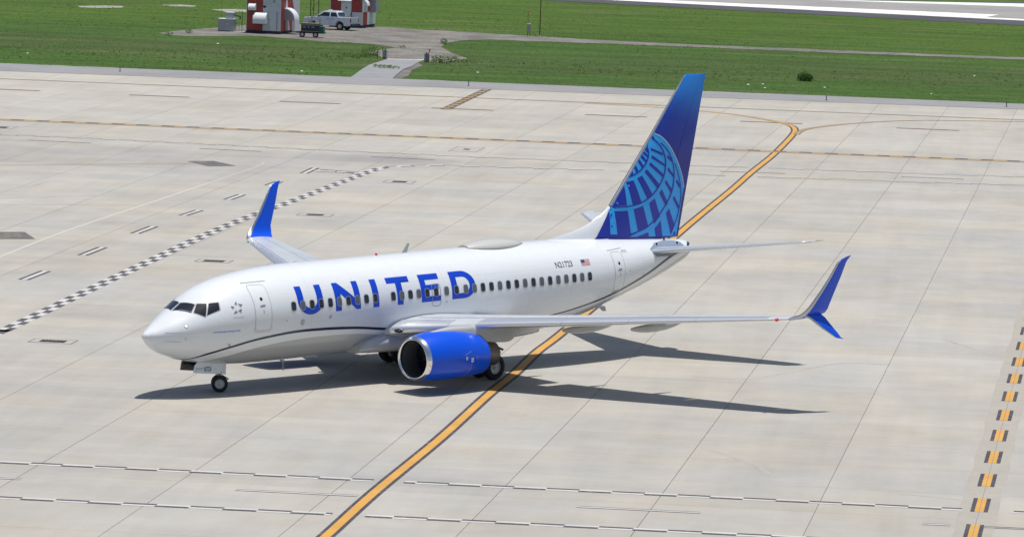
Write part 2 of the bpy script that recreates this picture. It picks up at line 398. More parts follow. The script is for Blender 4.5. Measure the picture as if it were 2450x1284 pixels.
# body shell
secs = []
xs = []
x = .1
while x < 32.12:
    xs.append(x); x += .03 if x < .5 else (.08 if x < 3 else (.25 if x < 8 or x > 20 else .6))
xs.append(32.12)
NR = 72
for x in xs:
    secs.append([Vector((x, fpt(x, 2*pi*i/NR)[0], fpt(x, 2*pi*i/NR)[1])) for i in range(NR)])
fus_mat = NT('fuselage_paint')
def build_fus_mat():
    t = fus_mat; tc = t.n('TexCoord'); sx = t.n('SeparateXYZ'); t.t.links.new(tc.outputs['Object'], sx.inputs[0])
    # grey belly below a curve along the body
    fc = t.t.nodes.new('ShaderNodeFloatCurve'); cu = fc.mapping.curves[0]
    pts = [(0, 0), (2.0/33, 1.35/6), (2.73/33, 1.62/6), (3.94/33, 1.93/6), (5.04/33, 2.16/6), (6.76/33, 2.33/6), (8.6/33, 2.37/6), (10.5/33, 2.30/6), (13/33, 2.0/6), (20/33, 1.75/6), (23/33, 1.95/6), (25/33, 2.4/6), (28/33, 3.1/6), (30/33, 3.75/6), (32/33, 4.3/6), (1, 4.5/6)]
    while len(cu.points) < len(pts): cu.points.new(.5, .5)
    for q, (a, b) in zip(cu.points, pts): q.location = (a, b); q.handle_type = 'AUTO'
    fc.mapping.update()
    t.t.links.new(t.math('DIVIDE', sx.outputs['X'], 33.), fc.inputs['Value'])
    lim = t.math('MULTIPLY', fc.outputs['Value'], 6.)
    g = t.rng(t.math('SUBTRACT', sx.outputs['Z'], lim), -.012, .012, 1., 0.)
    g = t.math('MULTIPLY', g, t.rng(sx.outputs['X'], 2.2, 2.25, 0., 1.))
    grime = t.rng(t.noise(t.map(tc.outputs['Object'], sc=(.6, 2.5, 5)), 1., 5., .65), .35, .75, 0., .10)
    base = t.mix(g, (.765, .80, .835), (.43, .445, .455))
    base = t.mix(grime, base, (.45, .44, .42))
    # riveted skin joints: frames and stringers as faint lines
    fr = t.math('ABSOLUTE', t.math('SUBTRACT', t.math('FRACT', t.math('DIVIDE', sx.outputs['X'], 2.54)), .5))
    ln = t.rng(fr, .4960, .4982, 0., .34)
    ln2 = t.rng(t.math('ABSOLUTE', t.math('SUBTRACT', sx.outputs['Z'], 4.30)), .004, .009, .30, 0.)
    ln3 = t.rng(t.math('ABSOLUTE', t.math('SUBTRACT', sx.outputs['Z'], 3.02)), .004, .008, .16, 0.)
    l = t.math('MULTIPLY', t.math('MAXIMUM', ln, t.math('MAXIMUM', ln2, ln3)), t.rng(sx.outputs['X'], 5.8, 5.9, 0., 1.))
    base = t.mix(l, base, (.36, .38, .41))
    t.t.links.new(base, t.b.inputs['Base Color'])
    t.b.inputs['Roughness'].default_value = .24; t.b.inputs['Coat Weight'].default_value = .5; t.b.inputs['Coat Roughness'].default_value = .06
    bp = t.n('Bump'); bp.inputs['Strength'].default_value = .12; bp.inputs['Distance'].default_value = .02
    t.t.links.new(t.noise(t.map(tc.outputs['Object'], sc=(.9, 1.6, 1.6)), 1.3, 2.), bp.inputs['Height']); t.t.links.new(bp.outputs[0], t.b.inputs['Normal'])
build_fus_mat()
fus = MB().loft(secs).build('fuselage', fus_mat.m, ang=60); P(fus)

def clip_mesh(polys, step=.09, xstep=.30):
    """outlines with holes in (x, z) -> finely cut flat mesh"""
    bm = bmesh.new()
    for loops in polys:
        tri = geometry.tessellate_polygon([[Vector((a, b, 0)) for a, b in lp] for lp in loops])
        flat = [q for lp in loops for q in lp]
        vs = [bm.verts.new((a, 0, b)) for a, b in flat]
        for t in tri:
            try: bm.faces.new([vs[i] for i in t])
            except ValueError: pass
    if len(bm.verts) == 0: return bm
    zs = [v.co.z for v in bm.verts]; xs_ = [v.co.x for v in bm.verts]
    for lo, hi, st, nrm in ((min(zs), max(zs), step, (0, 0, 1)), (min(xs_), max(xs_), xstep, (1, 0, 0))):
        k = lo+st
        while k < hi:
            bmesh.ops.bisect_plane(bm, geom=bm.verts[:]+bm.edges[:]+bm.faces[:], dist=1e-5, plane_co=(k*nrm[0], 0, k*nrm[2]), plane_no=nrm)
            k += st
    return bm
def decal(name, polys, m, parent=None, side=-1, off=.006, fn=None, step=.09, xstep=.3):
    bm = clip_mesh(polys, step, xstep)
    for v in bm.verts: v.co = (fn or onbody)(v.co.x, v.co.z, side, off)
    for f in bm.faces: f.smooth = True
    me = bpy.data.meshes.new(name); bm.to_mesh(me); bm.free(); me.materials.append(m)
    o = bpy.data.objects.new(name, me); C.objects.link(o); P(o, parent); return o
def ribbon(pts):
    """band of points (x, zupper, zlower)"""
    return [[(a, b) for a, b, c in pts]+[(a, c) for a, b, c in reversed(pts)]]
def interp(pts, n=8):
    """Catmull-Rom through tuples"""
    out = []
    for i in range(len(pts)-1):
        p0 = pts[max(i-1, 0)]; p1 = pts[i]; p2 = pts[i+1]; p3 = pts[min(i+2, len(pts)-1)]
        for j in range(n):
            t = j/n; out.append(tuple(.5*((2*b)+(-a+c)*t+(2*a-5*b+4*c-d)*t*t+(-a+3*b-3*c+d)*t**3) for a, b, c, d in zip(p0, p1, p2, p3)))
    out.append(tuple(pts[-1])); return out
def rrect(cx, cz, w, h, r, n=4):
    out = []
    for sx_, sz_, a0 in ((1, 1, 0), (-1, 1, 90), (-1, -1, 180), (1, -1, 270)):
        for k in range(n+1):
            a = radians(a0+90*k/n); out.append((cx+sx_*(w/2-r)+r*cos(a), cz+sz_*(h/2-r)+r*sin(a)))
    return out
def grow(poly, d):
    cx = sum(p[0] for p in poly)/len(poly); cz = sum(p[1] for p in poly)/len(poly)
    w = max(p[0] for p in poly)-min(p[0] for p in poly); h = max(p[1] for p in poly)-min(p[1] for p in poly)
    return [(cx+(a-cx)*(1+2*d/w), cz+(b-cz)*(1+2*d/h)) for a, b in poly]
def skew(poly, k, z0): return [(a+k*(b-z0), b) for a, b in poly]

# blue cheat line
line = [(1.60, 1.79, 1.775), (1.97, 1.80, 1.765), (2.30, 1.93, 1.86), (2.68, 2.09, 1.99), (3.70, 2.355, 2.255), (4.88, 2.58, 2.485), (6.62, 2.745, 2.64), (8.46, 2.745, 2.63), (10.38, 2.63, 2.52), (11.78, 2.47, 2.36), (12.6, 2.40, 2.29)]
tail = [(20.2, 2.20, 2.17), (21.2, 2.17, 2.13), (22.3, 2.24, 2.18), (24.1, 2.50, 2.42), (26.0, 2.88, 2.78), (28.0, 3.48, 3.36), (29.9, 4.17, 4.04), (30.9, 4.42, 4.29), (31.4, 4.50, 4.36)]
for s in (-1, 1):
    decal('cheat_line', [ribbon(interp(line, 5))], M_NAVY, side=s)
    decal('cheat_line', [ribbon(interp(tail, 5))], M_NAVY, side=s)
decal('tail_cone_stripe', [ribbon([(31.62, 4.55, 4.42), (31.80, 4.66, 4.52), (31.95, 4.68, 4.58)])], M_NAVY, side=-1)

# name along the side
def LU():
    o = []; i_ = []
    zt, cz = 4.54, 3.98
    pts = [(6.88, zt), (7.22, zt), (7.22, cz)]
    pts += [(7.585-.365*cos(a), cz-.01-.33*sin(a)) for a in [k*pi/12 for k in range(1, 12)]]
    pts += [(7.95, cz), (7.95, zt), (8.29, zt), (8.29, cz)]
    pts += [(7.585+.705*cos(a), cz-.01-.60*sin(a)) for a in [k*pi/16 for k in range(1, 16)]]
    pts += [(6.88, cz)]
    return [[pts]]
zt, zb = 4.54, 3.40
LN = [[[(8.95, zt), (9.24, zt), (10.04, 3.90), (10.04, zt), (10.36, zt), (10.36, zb), (10.12, zb), (9.28, 4.10), (9.28, zb), (8.95, zb)]]]
LI = [[[(11.07, zt), (11.41, zt), (11.41, zb), (11.07, zb)]]]
LT = [[[(11.98, zt), (13.27, zt), (13.27, 4.31), (12.80, 4.31), (12.80, zb), (12.46, zb), (12.46, 4.31), (11.98, 4.31)]]]
LE_ = [[[(13.85, zt), (14.99, zt), (14.99, 4.31), (14.17, 4.31), (14.17, 4.11), (14.89, 4.11), (14.89, 3.90), (14.17, 3.90), (14.17, 3.63), (14.99, 3.63), (14.99, zb), (13.85, zb)]]]
def arcD(cx, rx, rz, a0, a1, n=18): return [(cx+rx*cos(radians(a0+(a1-a0)*k/n)), 3.97+rz*sin(radians(a0+(a1-a0)*k/n))) for k in range(n+1)]
LD = [[[(15.64, zb)]+arcD(16.35, .70, .57, -90, 90)+[(15.64, zt)], [(15.98, 3.63)]+arcD(16.33, .38, .34, -90, 90)+[(15.98, 4.31)]]]
def mirx(polys, c):   # starboard side reads from the tail to the nose
    return [[[(2*c-a, b) for a, b in lp] for lp in loops] for loops in polys]
for L in (LU(), LN, LI, LT, LE_, LD):
    decal('lettering', L, M_LETTER, side=-1, off=.005)
    decal('lettering', mirx(L, 11.96), M_LETTER, side=1, off=.005)

# cabin windows
wx = [6.63+.508*i for i in range(10)]+[12.23, 12.725, 13.215, 13.70, 14.19]+[15.32, 15.91, 16.46]+[16.97+.508*i for i in range(15)]
blinds = {1, 5, 7, 11, 13, 15, 17, 18, 21, 24, 26, 28, 29, 31}
WZ = 3.78
def make_window(x, side, m):
    pane = decal('window', [[rrect(x, WZ, .235, .345, .085)]], m, side=side, off=.011, step=.12)
    ring = decal('window_frame', [[rrect(x, WZ, .285, .395, .105), rrect(x, WZ, .235, .345, .085)]], M_RING, parent=pane, side=side, off=.013, step=.12)
    return pane
for side in (-1, 1):
    proto = {}
    for i, x in enumerate(wx):
        m = M_BLIND if i in blinds else M_GLASS
        if x > 19.9: make_window(x, side, m); continue
        if m.name not in proto: proto[m.name] = (x, make_window(x, side, m)); continue
        x0, src = proto[m.name]
        w = src.copy(); C.objects.link(w); w.parent = plane; w.location = (-16.5+x-x0, 0, 0)
        for ch in src.children: c2 = ch.copy(); C.objects.link(c2); c2.parent = w
# over-wing exits
for side in (-1, 1):
    d = decal('overwing_exit', [[rrect(14.72, 3.65, .52, .95, .13), rrect(14.72, 3.65, .475, .905, .11)]], M_RING if side == -1 else M_LINE, side=side, off=.012)
    w = decal('exit_window', [[rrect(14.71, WZ, .235, .345, .085)]], M_GLASS, parent=d, side=side, off=.013)
    decal('window_frame', [[rrect(14.71, WZ, .285, .395, .105), rrect(14.71, WZ, .235, .345, .085)]], M_RING, parent=d, side=side, off=.014)
    decal('exit_placard', [[[(14.84, 4.045), (14.88, 4.045), (14.88, 4.01), (14.84, 4.01)]], [[(14.64, 4.055), (14.74, 4.055), (14.74, 4.035), (14.64, 4.035)]]], M_GREYP, parent=d, side=side, off=.013)
# entry and service doors
def door(cx, cz, w, h, side, lean=0., sill=True, win=True):
    out = skew(rrect(cx, cz, w, h, .16, 5), lean, cz); inn = skew(rrect(cx, cz, w-.045, h-.045, .14, 5), lean, cz)
    d = decal('door', [[inn]], fus_mat.m, side=side, off=.004)
    decal('door_seal', [[out, inn]], M_LINE, parent=d, side=side, off=.006)
    if win: decal('door_window', [[[(cx+.07*cos(k*pi/8)+lean*.35, cz+.37+.07*sin(k*pi/8)) for k in range(16)]]], M_GLASS, parent=d, side=side, off=.009)
    hw = .15
    decal('door_handle', [[[(cx+hw*cos(k*pi/10), cz+.10+.045*sin(k*pi/10)+.02*cos(k*pi/10)) for k in range(20)]]], M_GREYP, parent=d, side=side, off=.012)
    decal('handle_grip', [[rrect(cx, cz+.10, .24, .035, .015)]], M_STEEL, parent=d, side=side, off=.016)
    decal('door_placard', [[rrect(cx+.02, cz-.13, .05, .14, .01)]], mat('placard_red', (.6, .35, .35), .5), parent=d, side=side, off=.008)
    decal('rain_gutter', [[[(cx-w*.62, cz+h/2+.06), (cx+w*.75, cz+h/2+.10), (cx+w*.75, cz+h/2+.115), (cx-w*.62, cz+h/2+.075)]]], M_LINE, parent=d, side=side, off=.02)
    if sill:
        sp = [(cx-w/2-.03, cz-h/2+.13), (cx-w/2-.01, cz-h/2+.03), (cx-w/2+.08, cz-h/2-.05), (cx+w/2-.08, cz-h/2-.05), (cx+w/2+.01, cz-h/2+.03), (cx+w/2+.03, cz-h/2+.13)]
        lo = [(a, b-.04) for a, b in sp]; lo[0] = (sp[0][0]-.035, sp[0][1]); lo[-1] = (sp[-1][0]+.035, sp[-1][1])
        decal('scuff_plate', [[sp+lo[::-1]]], M_METALD, parent=d, side=side, off=.008)
    return d
for side in (-1, 1):
    door(5.02, 3.81, .86, 1.84, side)
    door(26.18, 3.82, .74, 1.72, side, sill=False)
decal('scuff_plate', [[[(25.80, 2.90), (26.30, 2.98), (26.33, 2.93), (25.83, 2.84)]]], M_METALD, off=.012)
# flight deck windows
def patch(corners, n=6, off=.006):
    a, b, c_, d = [Vector(q) for q in corners]; vs = []; fs = []
    for i in range(n+1):
        for j in range(n+1):
            u, v = j/n, i/n; vs.append(snap((a*(1-u)+b*u)*(1-v)+(d*(1-u)+c_*u)*v, off))
    for i in range(n):
        for j in range(n): k = i*(n+1)+j; fs.append((k, k+1, k+n+2, k+n+1))
    return vs, fs
W1 = [(2.04, -.05, 4.07), (2.25, -.70, 4.06), (1.94, -.84, 3.77), (1.60, -.06, 3.79)]
W2 = [(2.31, -.74, 4.08), (2.62, -1.00, 4.10), (2.33, -1.27, 3.61), (2.00, -.91, 3.75)]
W3 = [(2.69, -1.04, 4.12), (3.06, -1.22, 4.13), (2.98, -1.39, 3.85), (2.41, -1.30, 3.67)]
for side in (-1, 1):
    for k, Wc in enumerate((W1, W2, W3)):
        q = [Vector((a, b*(-side), c)) for a, b, c in Wc]; ce = sum(q, Vector())/4
        big = [ce+(p-ce)*(1+.055/((p-ce).length)*1.0) for p in q]
        vs, fs = patch(q, 6, .012); pane = mesh('cockpit_window', vs, fs, M_GLASS, smooth=True); P(pane)
        vs, fs = patch(big, 6, .006); fr = mesh('window_frame', vs, fs, M_GREYP, smooth=True); P(fr, pane)
        if k < 1:
            a = Vector(q[3])*.62+Vector(q[2])*.38; b = Vector(q[2])*.95+Vector(q[1])*.05
            wp = MB().tube(snap(a, .04), snap(b, .04), .012, n=5).build('wiper', M_STEEL); P(wp, pane)
    pm = MB().tube((1.45, side*.32, 3.56), (1.45, side*.33, 3.66), .018, n=6).build('wiper_motor', M_STEEL); P(pm)
# small markings on the nose
def text_poly(s, size, x, z, m, name='lettering', side=-1, off=.008, parent=None, fn=None, spacing=1., bold=0., xs_=1.):
    cu = bpy.data.curves.new('t', 'FONT'); cu.body = s; cu.size = size; cu.space_character = spacing; cu.offset = bold; cu.resolution_u = 3
    o = bpy.data.objects.new('t', cu); C.objects.link(o); dg = bpy.context.evaluated_depsgraph_get()
    me = bpy.data.meshes.new_from_object(o.evaluated_get(dg)); bpy.data.objects.remove(o); bpy.data.curves.remove(cu)
    bm = bmesh.new(); bm.from_mesh(me)
    for v in bm.verts:
        cx = v.co.x*xs_
        v.co = (fn or onbody)(x+(cx if side < 0 else -cx), z+v.co.y, side, off)
    bm.to_mesh(me); bm.free(); me.materials.clear(); me.materials.append(m); me.name = name
    o = bpy.data.objects.new(name, me); C.objects.link(o); P(o, parent); return o
text_poly('Connecting people. Uniting the world.', .115, 2.58, 2.945, M_BLUE, xs_=.72)
text_poly('STAR ALLIANCE', .07, 3.52, 3.50, M_TXTL, xs_=1.0)
STAR = [[[(3.805, 4.159), (3.683, 4.034), (3.811, 4.009)]],[[(4.044, 4.022), (3.855, 4.068), (3.92, 3.905)]],[[(3.958, 3.858), (3.782, 3.79), (3.911, 3.677)]],[[(3.563, 3.682), (3.756, 3.729), (3.672, 3.83)]],[[(3.503, 3.981), (3.66, 3.952), (3.558, 3.836)]]]
for (lp,) in STAR:
    decal('star_emblem', [[lp]], mat('emblem_light', (.30, .36, .41), .4), off=.007)
    decal('star_shade', [[[lp[0], lp[1], ((lp[0][0]+lp[2][0])/2, (lp[0][1]+lp[2][1])/2)]]], M_GREY_EMB, off=.010)
text_poly('N21723', .335, 22.06, 4.285, M_TXT, xs_=1.0, bold=.003)
text_poly('0723', .16, 26.64, 4.60, M_TXTL, xs_=1.1)
# flag: stripes and canton
FL = lambda u, v: (23.70+.56*u+.02*v, 4.26+.25*v)
def fq(u0, u1, v0, v1): return [[FL(u0, v0), FL(u1, v0), FL(u1, v1), FL(u0, v1)]]
decal('flag_white', [fq(0, 1, 0, 1)], mat('flag_white', (.7, .68, .68), .4), off=.005)
decal('flag_stripes', [fq(0, 1, k/13, (k+1)/13) for k in range(0, 13, 2)], mat('flag_red', (.55, .10, .12), .4), off=.007)
decal('flag_canton', [fq(0, .42, 6/13, 1)], mat('flag_blue', (.05, .06, .22), .4), off=.010)
# probes, ports, lamps
def disc(x, z, r, m, name, side=-1, off=.012, parent=None, rz=None):
    return decal(name, [[[(x+r*cos(k*pi/7), z+(rz or r)*sin(k*pi/7)) for k in range(14)]]], m, side=side, off=off, parent=parent)
d = disc(1.53, 3.27, .05, M_AMBER, 'taxi_light'); disc(1.53, 3.27, .075, M_GREYP, 'light_rim', off=.009, parent=d)
for x, z in ((1.49, 2.76), (3.44, 2.42)):
    o = MB().tube(onbody(x, z, -1, 0), onbody(x, z, -1, .12), .02, n=6).tube(onbody(x, z, -1, .12), Vector(onbody(x, z, -1, .12))+Vector((-.12, 0, 0)), .015, .008, n=6).build('pitot_probe', M_STEEL); P(o)
for x, z, r in ((7.13, 3.08, .10),): d = disc(x, z, r, mat('port_beige', (.38, .36, .32), .4), 'access_port', rz=.125); disc(x, z, r*.72, mat('port_grey', (.50, .49, .46), .4), 'port_cover', off=.014, parent=d, rz=.09)
for x, z, r, m in ((8.66, 3.19, .07, M_STEEL), (6.24, 3.22, .03, M_STEEL), (5.42, 2.62, .02, M_STEEL), (15.32, 3.32, .03, M_STEEL), (26.9, 3.80, .03, M_STEEL), (28.0, 3.55, .03, M_STEEL)): disc(x, z, r, m, 'drain_port')
disc(8.66, 3.19, .035, M_BRT, 'port_light', off=.018); disc(8.28, 3.24, .018, M_BRT, 'port_light', off=.018)
for z0, z1 in ((3.02, 3.02), (2.66, 2.66)):
    decal('radome_strip', [[[(.75, z0), (1.35, z0-.02), (1.35, z0-.035), (.75, z0-.015)]]], M_LINE, off=.01)
# crown: radome, antennas, beacon
sec_r = []
for j in range(15):
    t = j/14; x = 18.05+3.35*t; w = .66*max(0.03, sin(pi*min(1, t*.92+.06)))**.45; h = .32*max(.02, sin(pi*min(1, t*.9+.06)))**.6
    sec_r.append([Vector((x, w*cos(a), 5.27-.28*(w*cos(a)/1.0)**2*.95+h*max(0, sin(a))**.75-.03*(sin(a) < 0))) for a in [k*pi/12-.0 for k in range(24)]])
P(MB().loft(sec_r).build('satellite_radome', mat('radome_cream', (.54, .54, .51), .28, 0, .5), ang=60))
rim = []
for j in range(15):
    t = j/14; x = 18.02+3.41*t; w = .70*max(0.03, sin(pi*min(1, t*.92+.06)))**.45
    rim.append([Vector((x, s_*w*.999, 5.285-.28*(w)**2*.95+dz)) for s_, dz in ((-1, .0), (-1, .035), (1, .035), (1, 0))])
P(MB().loft(rim).build('radome_skirt', mat('skirt_dark', (.25, .24, .22), .5)))
def blade(name, x, y, z0, h, c, m, lean=.25, th=.02, dn=1):
    poly = [(x, z0), (x+c, z0), (x+c+lean*h*.8, z0+dn*h), (x+c*.45+lean*h, z0+dn*h)]
    o = MB().prism(poly, 'y', y-th, y+th).build(name, m); P(o); return o
blade('antenna_blade', 14.35, 0, 5.27, .42, .30, M_GREYP, .5)
blade('antenna_blade', 8.0, 0, 5.27, .10, .35, M_WHITE, .4)
blade('antenna_blade', 28.0, 0, 5.02, .10, .25, M_GREYP, .4)
P(MB().ball((12.9, 0, 5.33), .06, 8, sz=1.2).build('beacon', M_RED))
# belly: antennas, drain mast with red bands, wing-body fairing
blade('antenna_blade', 9.3, -.05, 1.33, .16, .22, M_GREYP, .6, dn=-1)
dm = blade('drain_mast', 7.15, -.4, 1.33, .10, .25, M_GREYP, .4, dn=-1)
for k in range(4):
    o = MB().box(7.30+.02*k, 7.38+.02*k, -.42, -.38, 1.20-.085*k, 1.235-.085*k).build('mast_band', mat('band_brown', (.28, .10, .05), .5)); P(o, dm)
o = MB().box(7.32, 7.40, -.41, -.39, .88, 1.26).build('mast_rod', M_GREYP); P(o, dm)
blade('tail_skid', 26.4, -.1, 2.08, .22, .34, M_GREYP, .5, dn=-1, th=.05)
fair = []
for j in range(29):
    t = j/28; x = 10.6+10.6*t; e = max(.0, sin(pi*t))**.45
    hw = 1.60+.38*e; zt_ = 1.75+.95*e*(.9 if t < .5 else .75); zb_ = 1.42-.22*e
    ring = []
    for k in range(24):
        a = 2*pi*k/24; ca, sa = cos(a), sin(a)
        sg = lambda v: (abs(v)**.75)*(1 if v > 0 else -1)
        ring.append(Vector((x, hw*sg(ca), (zt_+zb_)/2+(zt_-zb_)/2*sg(sa))))
    fair.append(ring)
M_FAIR = mat('fairing_grey', (.47, .48, .48), .3, 0, .4, var=.08, vscale=1.5)
P(MB().loft(fair).build('wing_fairing', M_FAIR, ang=60))

# ---- wings
def foil(xl, c, y, z, tc, c0=0., c1=1., n=14, tw=0., up=Vector((0, 0, 1)), camber=.02):
    """closed aerofoil loop between chord fractions c0..c1"""
    def th(t): return 5*tc*(.2969*sqrt(max(t, 0))-.126*t-.3516*t*t+.2843*t**3-.1015*t**4)
    def cm(t): return camber*4*t*(1-t)
    ts = [c0+(c1-c0)*(1-cos(pi*k/n))/2 for k in range(n+1)] if c0 == 0 and c1 > .5 else [c0+(c1-c0)*(k/n)**(2 if c0 == 0 else 1) for k in range(n+1)]
    pts = []
    for t in reversed(ts): pts.append((t, cm(t)+th(t)+.0008))
    for t in (ts[1:] if c0 == 0 else ts): pts.append((t, cm(t)-th(t)*.9-.0008))
    base = Vector((xl, y, z)); out = []
    for t, h in pts:
        out.append(base+Vector((c*t, 0, -c*t*sin(tw)))+up*(c*h))
    return out
WS = [ # y, x leading edge, chord, z, thickness, twist
(1.3, 11.75, 7.5, 2.20, .13, .03), (1.95, 12.12, 7.0, 2.34, .13, .028), (3.3, 13.05, 6.0, 2.49, .125, .024), (4.83, 14.02, 4.95, 2.68, .115, .02), (5.9, 14.57, 4.36, 2.80, .112, .016),
(9.0, 16.17, 3.57, 3.09, .108, .008), (12.5, 17.98, 2.70, 3.42, .105, 0.), (16.0, 19.78, 1.85, 3.73, .10, -.01), (17.0, 20.32, 1.60, 3.83, .10, -.01)]
def wsec(y, c0=0., c1=1., n=14):
    for a, b in zip(WS, WS[1:]):
        if y <= b[0]+1e-6: break
    t = (y-a[0])/(b[0]-a[0]); q = [p+(r-p)*t for p, r in zip(a, b)]
    return foil(q[1], q[2], q[0], q[3], q[4], c0, c1, n, q[5])
def mirror(secs_, side): return [[Vector((p.x, p.y*side, p.z)) for p in s_] for s_ in secs_]
def ygrid(y0, y1, st=.8):
    n = max(1, int(math.ceil((y1-y0)/st))); ks = [y0+(y1-y0)*k/n for k in range(n+1)]
    return sorted(set([round(k, 4) for k in ks]+[w[0] for w in WS if y0 < w[0] < y1]))
def wingpart(name, y0, y1, c0, c1, side, m, parent, n=8):
    o = MB().loft(mirror([wsec(y, c0, c1, n) for y in ygrid(y0, y1)], side)).build(name, m, ang=40); P(o, parent); return o
NAC = (10.6, 4.83, 1.55)
for side in (-1, 1):
    wing = wingpart('wing', 1.3, 17.0, .0, .70, side, M_WING, None, 16)
    wing.location = (-16.5, 0, 0)
    # leading edge: bright metal skin in slat panels
    ks = [(1.9, 3.9), (4.98, 8.3), (8.33, 10.9), (10.93, 13.5), (13.53, 16.2)]
    for i, (a, b) in enumerate(ks):
        def sl(y):
            for p_, q_ in zip(WS, WS[1:]):
                if y <= q_[0]+1e-6: break
            t = (y-p_[0])/(q_[0]-p_[0]); v = [u+(w-u)*t for u, w in zip(p_, q_)]
            g = .018+.004*v[2]
            return foil(v[1]-g, v[2]*1.0+g, v[0], v[3]+.002, v[4]*1.045+.004, 0., .14 if i else .10, 10, v[5])
        o = MB().loft(mirror([sl(y) for y in ygrid(a, b)], side)).build('leading_edge_slat', M_SLAT, ang=40); P(o, wing)
    fl1 = wingpart('flap', 1.95, 5.6, .705, 1., side, M_WING, wing)
    fl2 = wingpart('flap', 6.1, 12.2, .705, 1., side, M_WING, wing)
    wingpart('aileron', 12.25, 16.2, .705, 1., side, M_WING, wing)
    wingpart('wing_tip', 16.23, 17.0, .705, 1., side, M_WING, wing)
    # spoiler panels lie proud of the upper skin
    for a, b in ((6.6, 8.1), (8.15, 9.6), (9.65, 11.1), (2.6, 4.2)):
        vs = []; 
        for y in (a, b):
            s_ = wsec(y, .58, .70, 2); vs += [s_[2], s_[0]]
        vs = [Vector((v.x, v.y*side, v.z+.006)) for v in vs]
        P(mesh('spoiler', vs+[v+Vector((0, 0, -.03)) for v in vs], [(0, 1, 3, 2), (4, 6, 7, 5), (0, 4, 5, 1), (2, 3, 7, 6), (0, 2, 6, 4), (1, 5, 7, 3)], M_WING), wing)
    for c_ in (.165, .575):
        vs = []; ysl = ygrid(2.2, 16.8, .6)
        for y in ysl:
            s_ = wsec(y, c_, c_+.012, 2); vs += [s_[2], s_[0]]
        vs = [Vector((v.x, v.y*side, v.z+.004)) for v in vs]
        P(mesh('skin_seam', vs, [(2*k, 2*k+1, 2*k+3, 2*k+2) for k in range(len(ysl)-1)], mat('seam_dark', (.16, .18, .22), .5)), wing)
    # flap track fairings
    for yf, x0, x1, zc in ((3.5, 16.6, 19.9, 2.13), (7.15, 17.1, 20.2, 2.50), (10.2, 18.1, 21.1, 2.80)):
        rr = []
        for j in range(13):
            t = j/12; x = x0+(x1-x0)*t; r = max(.02, sin(pi*min(1, .05+t*.93)))**.62
            rr.append([Vector((x, side*yf+.15*r*cos(a), zc+.05+.24*r*sin(a)*(1.1 if sin(a) < 0 else .5)+.05*t)) for a in [2*pi*k/12 for k in range(12)]])
        P(MB().loft(rr).build('flap_track_fairing', M_FAIR, ang=60), wing)
    # split winglet: upper blade
    US = [(17.0, 20.32, 1.60, 3.83, 0), (17.22, 20.50, 1.56, 3.90, 25), (17.38, 20.68, 1.48, 4.02, 50), (17.47, 20.86, 1.36, 4.18, 70), (17.53, 21.02, 1.22, 4.36, 78),
          (17.62, 21.55, .93, 4.95, 80), (17.72, 22.00, .72, 5.55, 80), (17.80, 22.34, .56, 6.08, 80), (17.83, 22.50, .47, 6.20, 80), (17.87, 22.78, .28, 6.32, 80), (17.90, 23.05, .05, 6.38, 80)]
    def wls(S, th=.09): return [foil(x, c, y, z, th, 0, 1, 10, 0, Vector((0, -sin(radians(a)), cos(radians(a)))), .0) for y, x, c, z, a in S]
    wg = MB().loft(mirror(wls(US), side)).build('winglet', M_BLUE, ang=50); P(wg, wing)
    USl = [(y, x-.015, c+.015, z, a) for y, x, c, z, a in US[:9]]
    o = MB().loft(mirror([foil(x, c, y, z, .12, 0, .15, 8, 0, Vector((0, -sin(radians(a)), cos(radians(a)))), 0) for y, x, c, z, a in USl], side)).build('winglet_edge', M_METALD); P(o, wing)
    LS = [(17.36, 20.86, 1.05, 3.98, -30), (17.50, 21.10, .92, 3.84, -50), (17.68, 21.60, .70, 3.45, -62), (17.80, 22.05, .48, 3.16, -62), (17.86, 22.32, .32, 3.0, -62), (17.90, 22.74, .04, 2.92, -62)]
    P(MB().loft(mirror(wls(LS, .085), side)).build('winglet_strake', M_BLUE, ang=50), wing)
    o = MB().loft(mirror([foil(x-.012, c, y, z, .115, 0, .13, 8, 0, Vector((0, -sin(radians(a)), cos(radians(a)))), 0) for y, x, c, z, a in LS[:5]], side)).build('strake_edge', M_METALD); P(o, wing)
    P(MB().ball((20.02 if side < 0 else 20.10, side*16.65, 3.79), .075 if side < 0 else .04, 8, sx=1.5).build('navigation_light', M_RED if side < 0 else mat('green_lens', (.02, .35, .10), .2), ), wing)
    # landing light set in the wing root
    q = [Vector((12.02, side*2.02, 2.36)), Vector((12.38, side*2.45, 2.44))]
    P(MB().ball((12.22, side*2.22, 2.36), .11, 10, sx=1.7, sy=2.0, sz=.85).build('landing_light', M_GLASS), wing)
    # pylon
    Y = side*4.83; sp = []
    prof = [(11.35, 2.50, 2.60, .03), (11.9, 2.35, 2.70, .14), (12.7, 2.3, 2.78, .19), (13.6, 2.25, 2.76, .20), (14.3, 2.1, 2.76, .20), (15.0, 1.97, 2.7, .20), (16.0, 1.90, 2.6, .17), (16.5, 2.10, 2.6, .10), (17.0, 2.34, 2.55, .03)]
    for x, z0, z1, w in interp(prof, 3):
        w = max(w, .015)
        sp.append([Vector((x, Y+w*sx_, z0+(z1-z0)*v)) for sx_, v in ((-1, 0), (-1, .7), (-.75, .9), (0, 1), (.75, .9), (1, .7), (1, 0))])
    py = MB().loft(sp).build('engine_pylon', M_FAIR, ang=50); P(py)
    # nacelle
    def nring(s_, r, cz, flat=0., n=48):
        out = []
        for k in range(n):
            a = 2*pi*k/n; rr_ = r*(1-flat*max(0, -sin(a))**2*.10)*(1+.02*abs(cos(a))); out.append(Vector((NAC[0]+s_, Y+rr_*cos(a), cz+rr_*sin(a))))
        return out
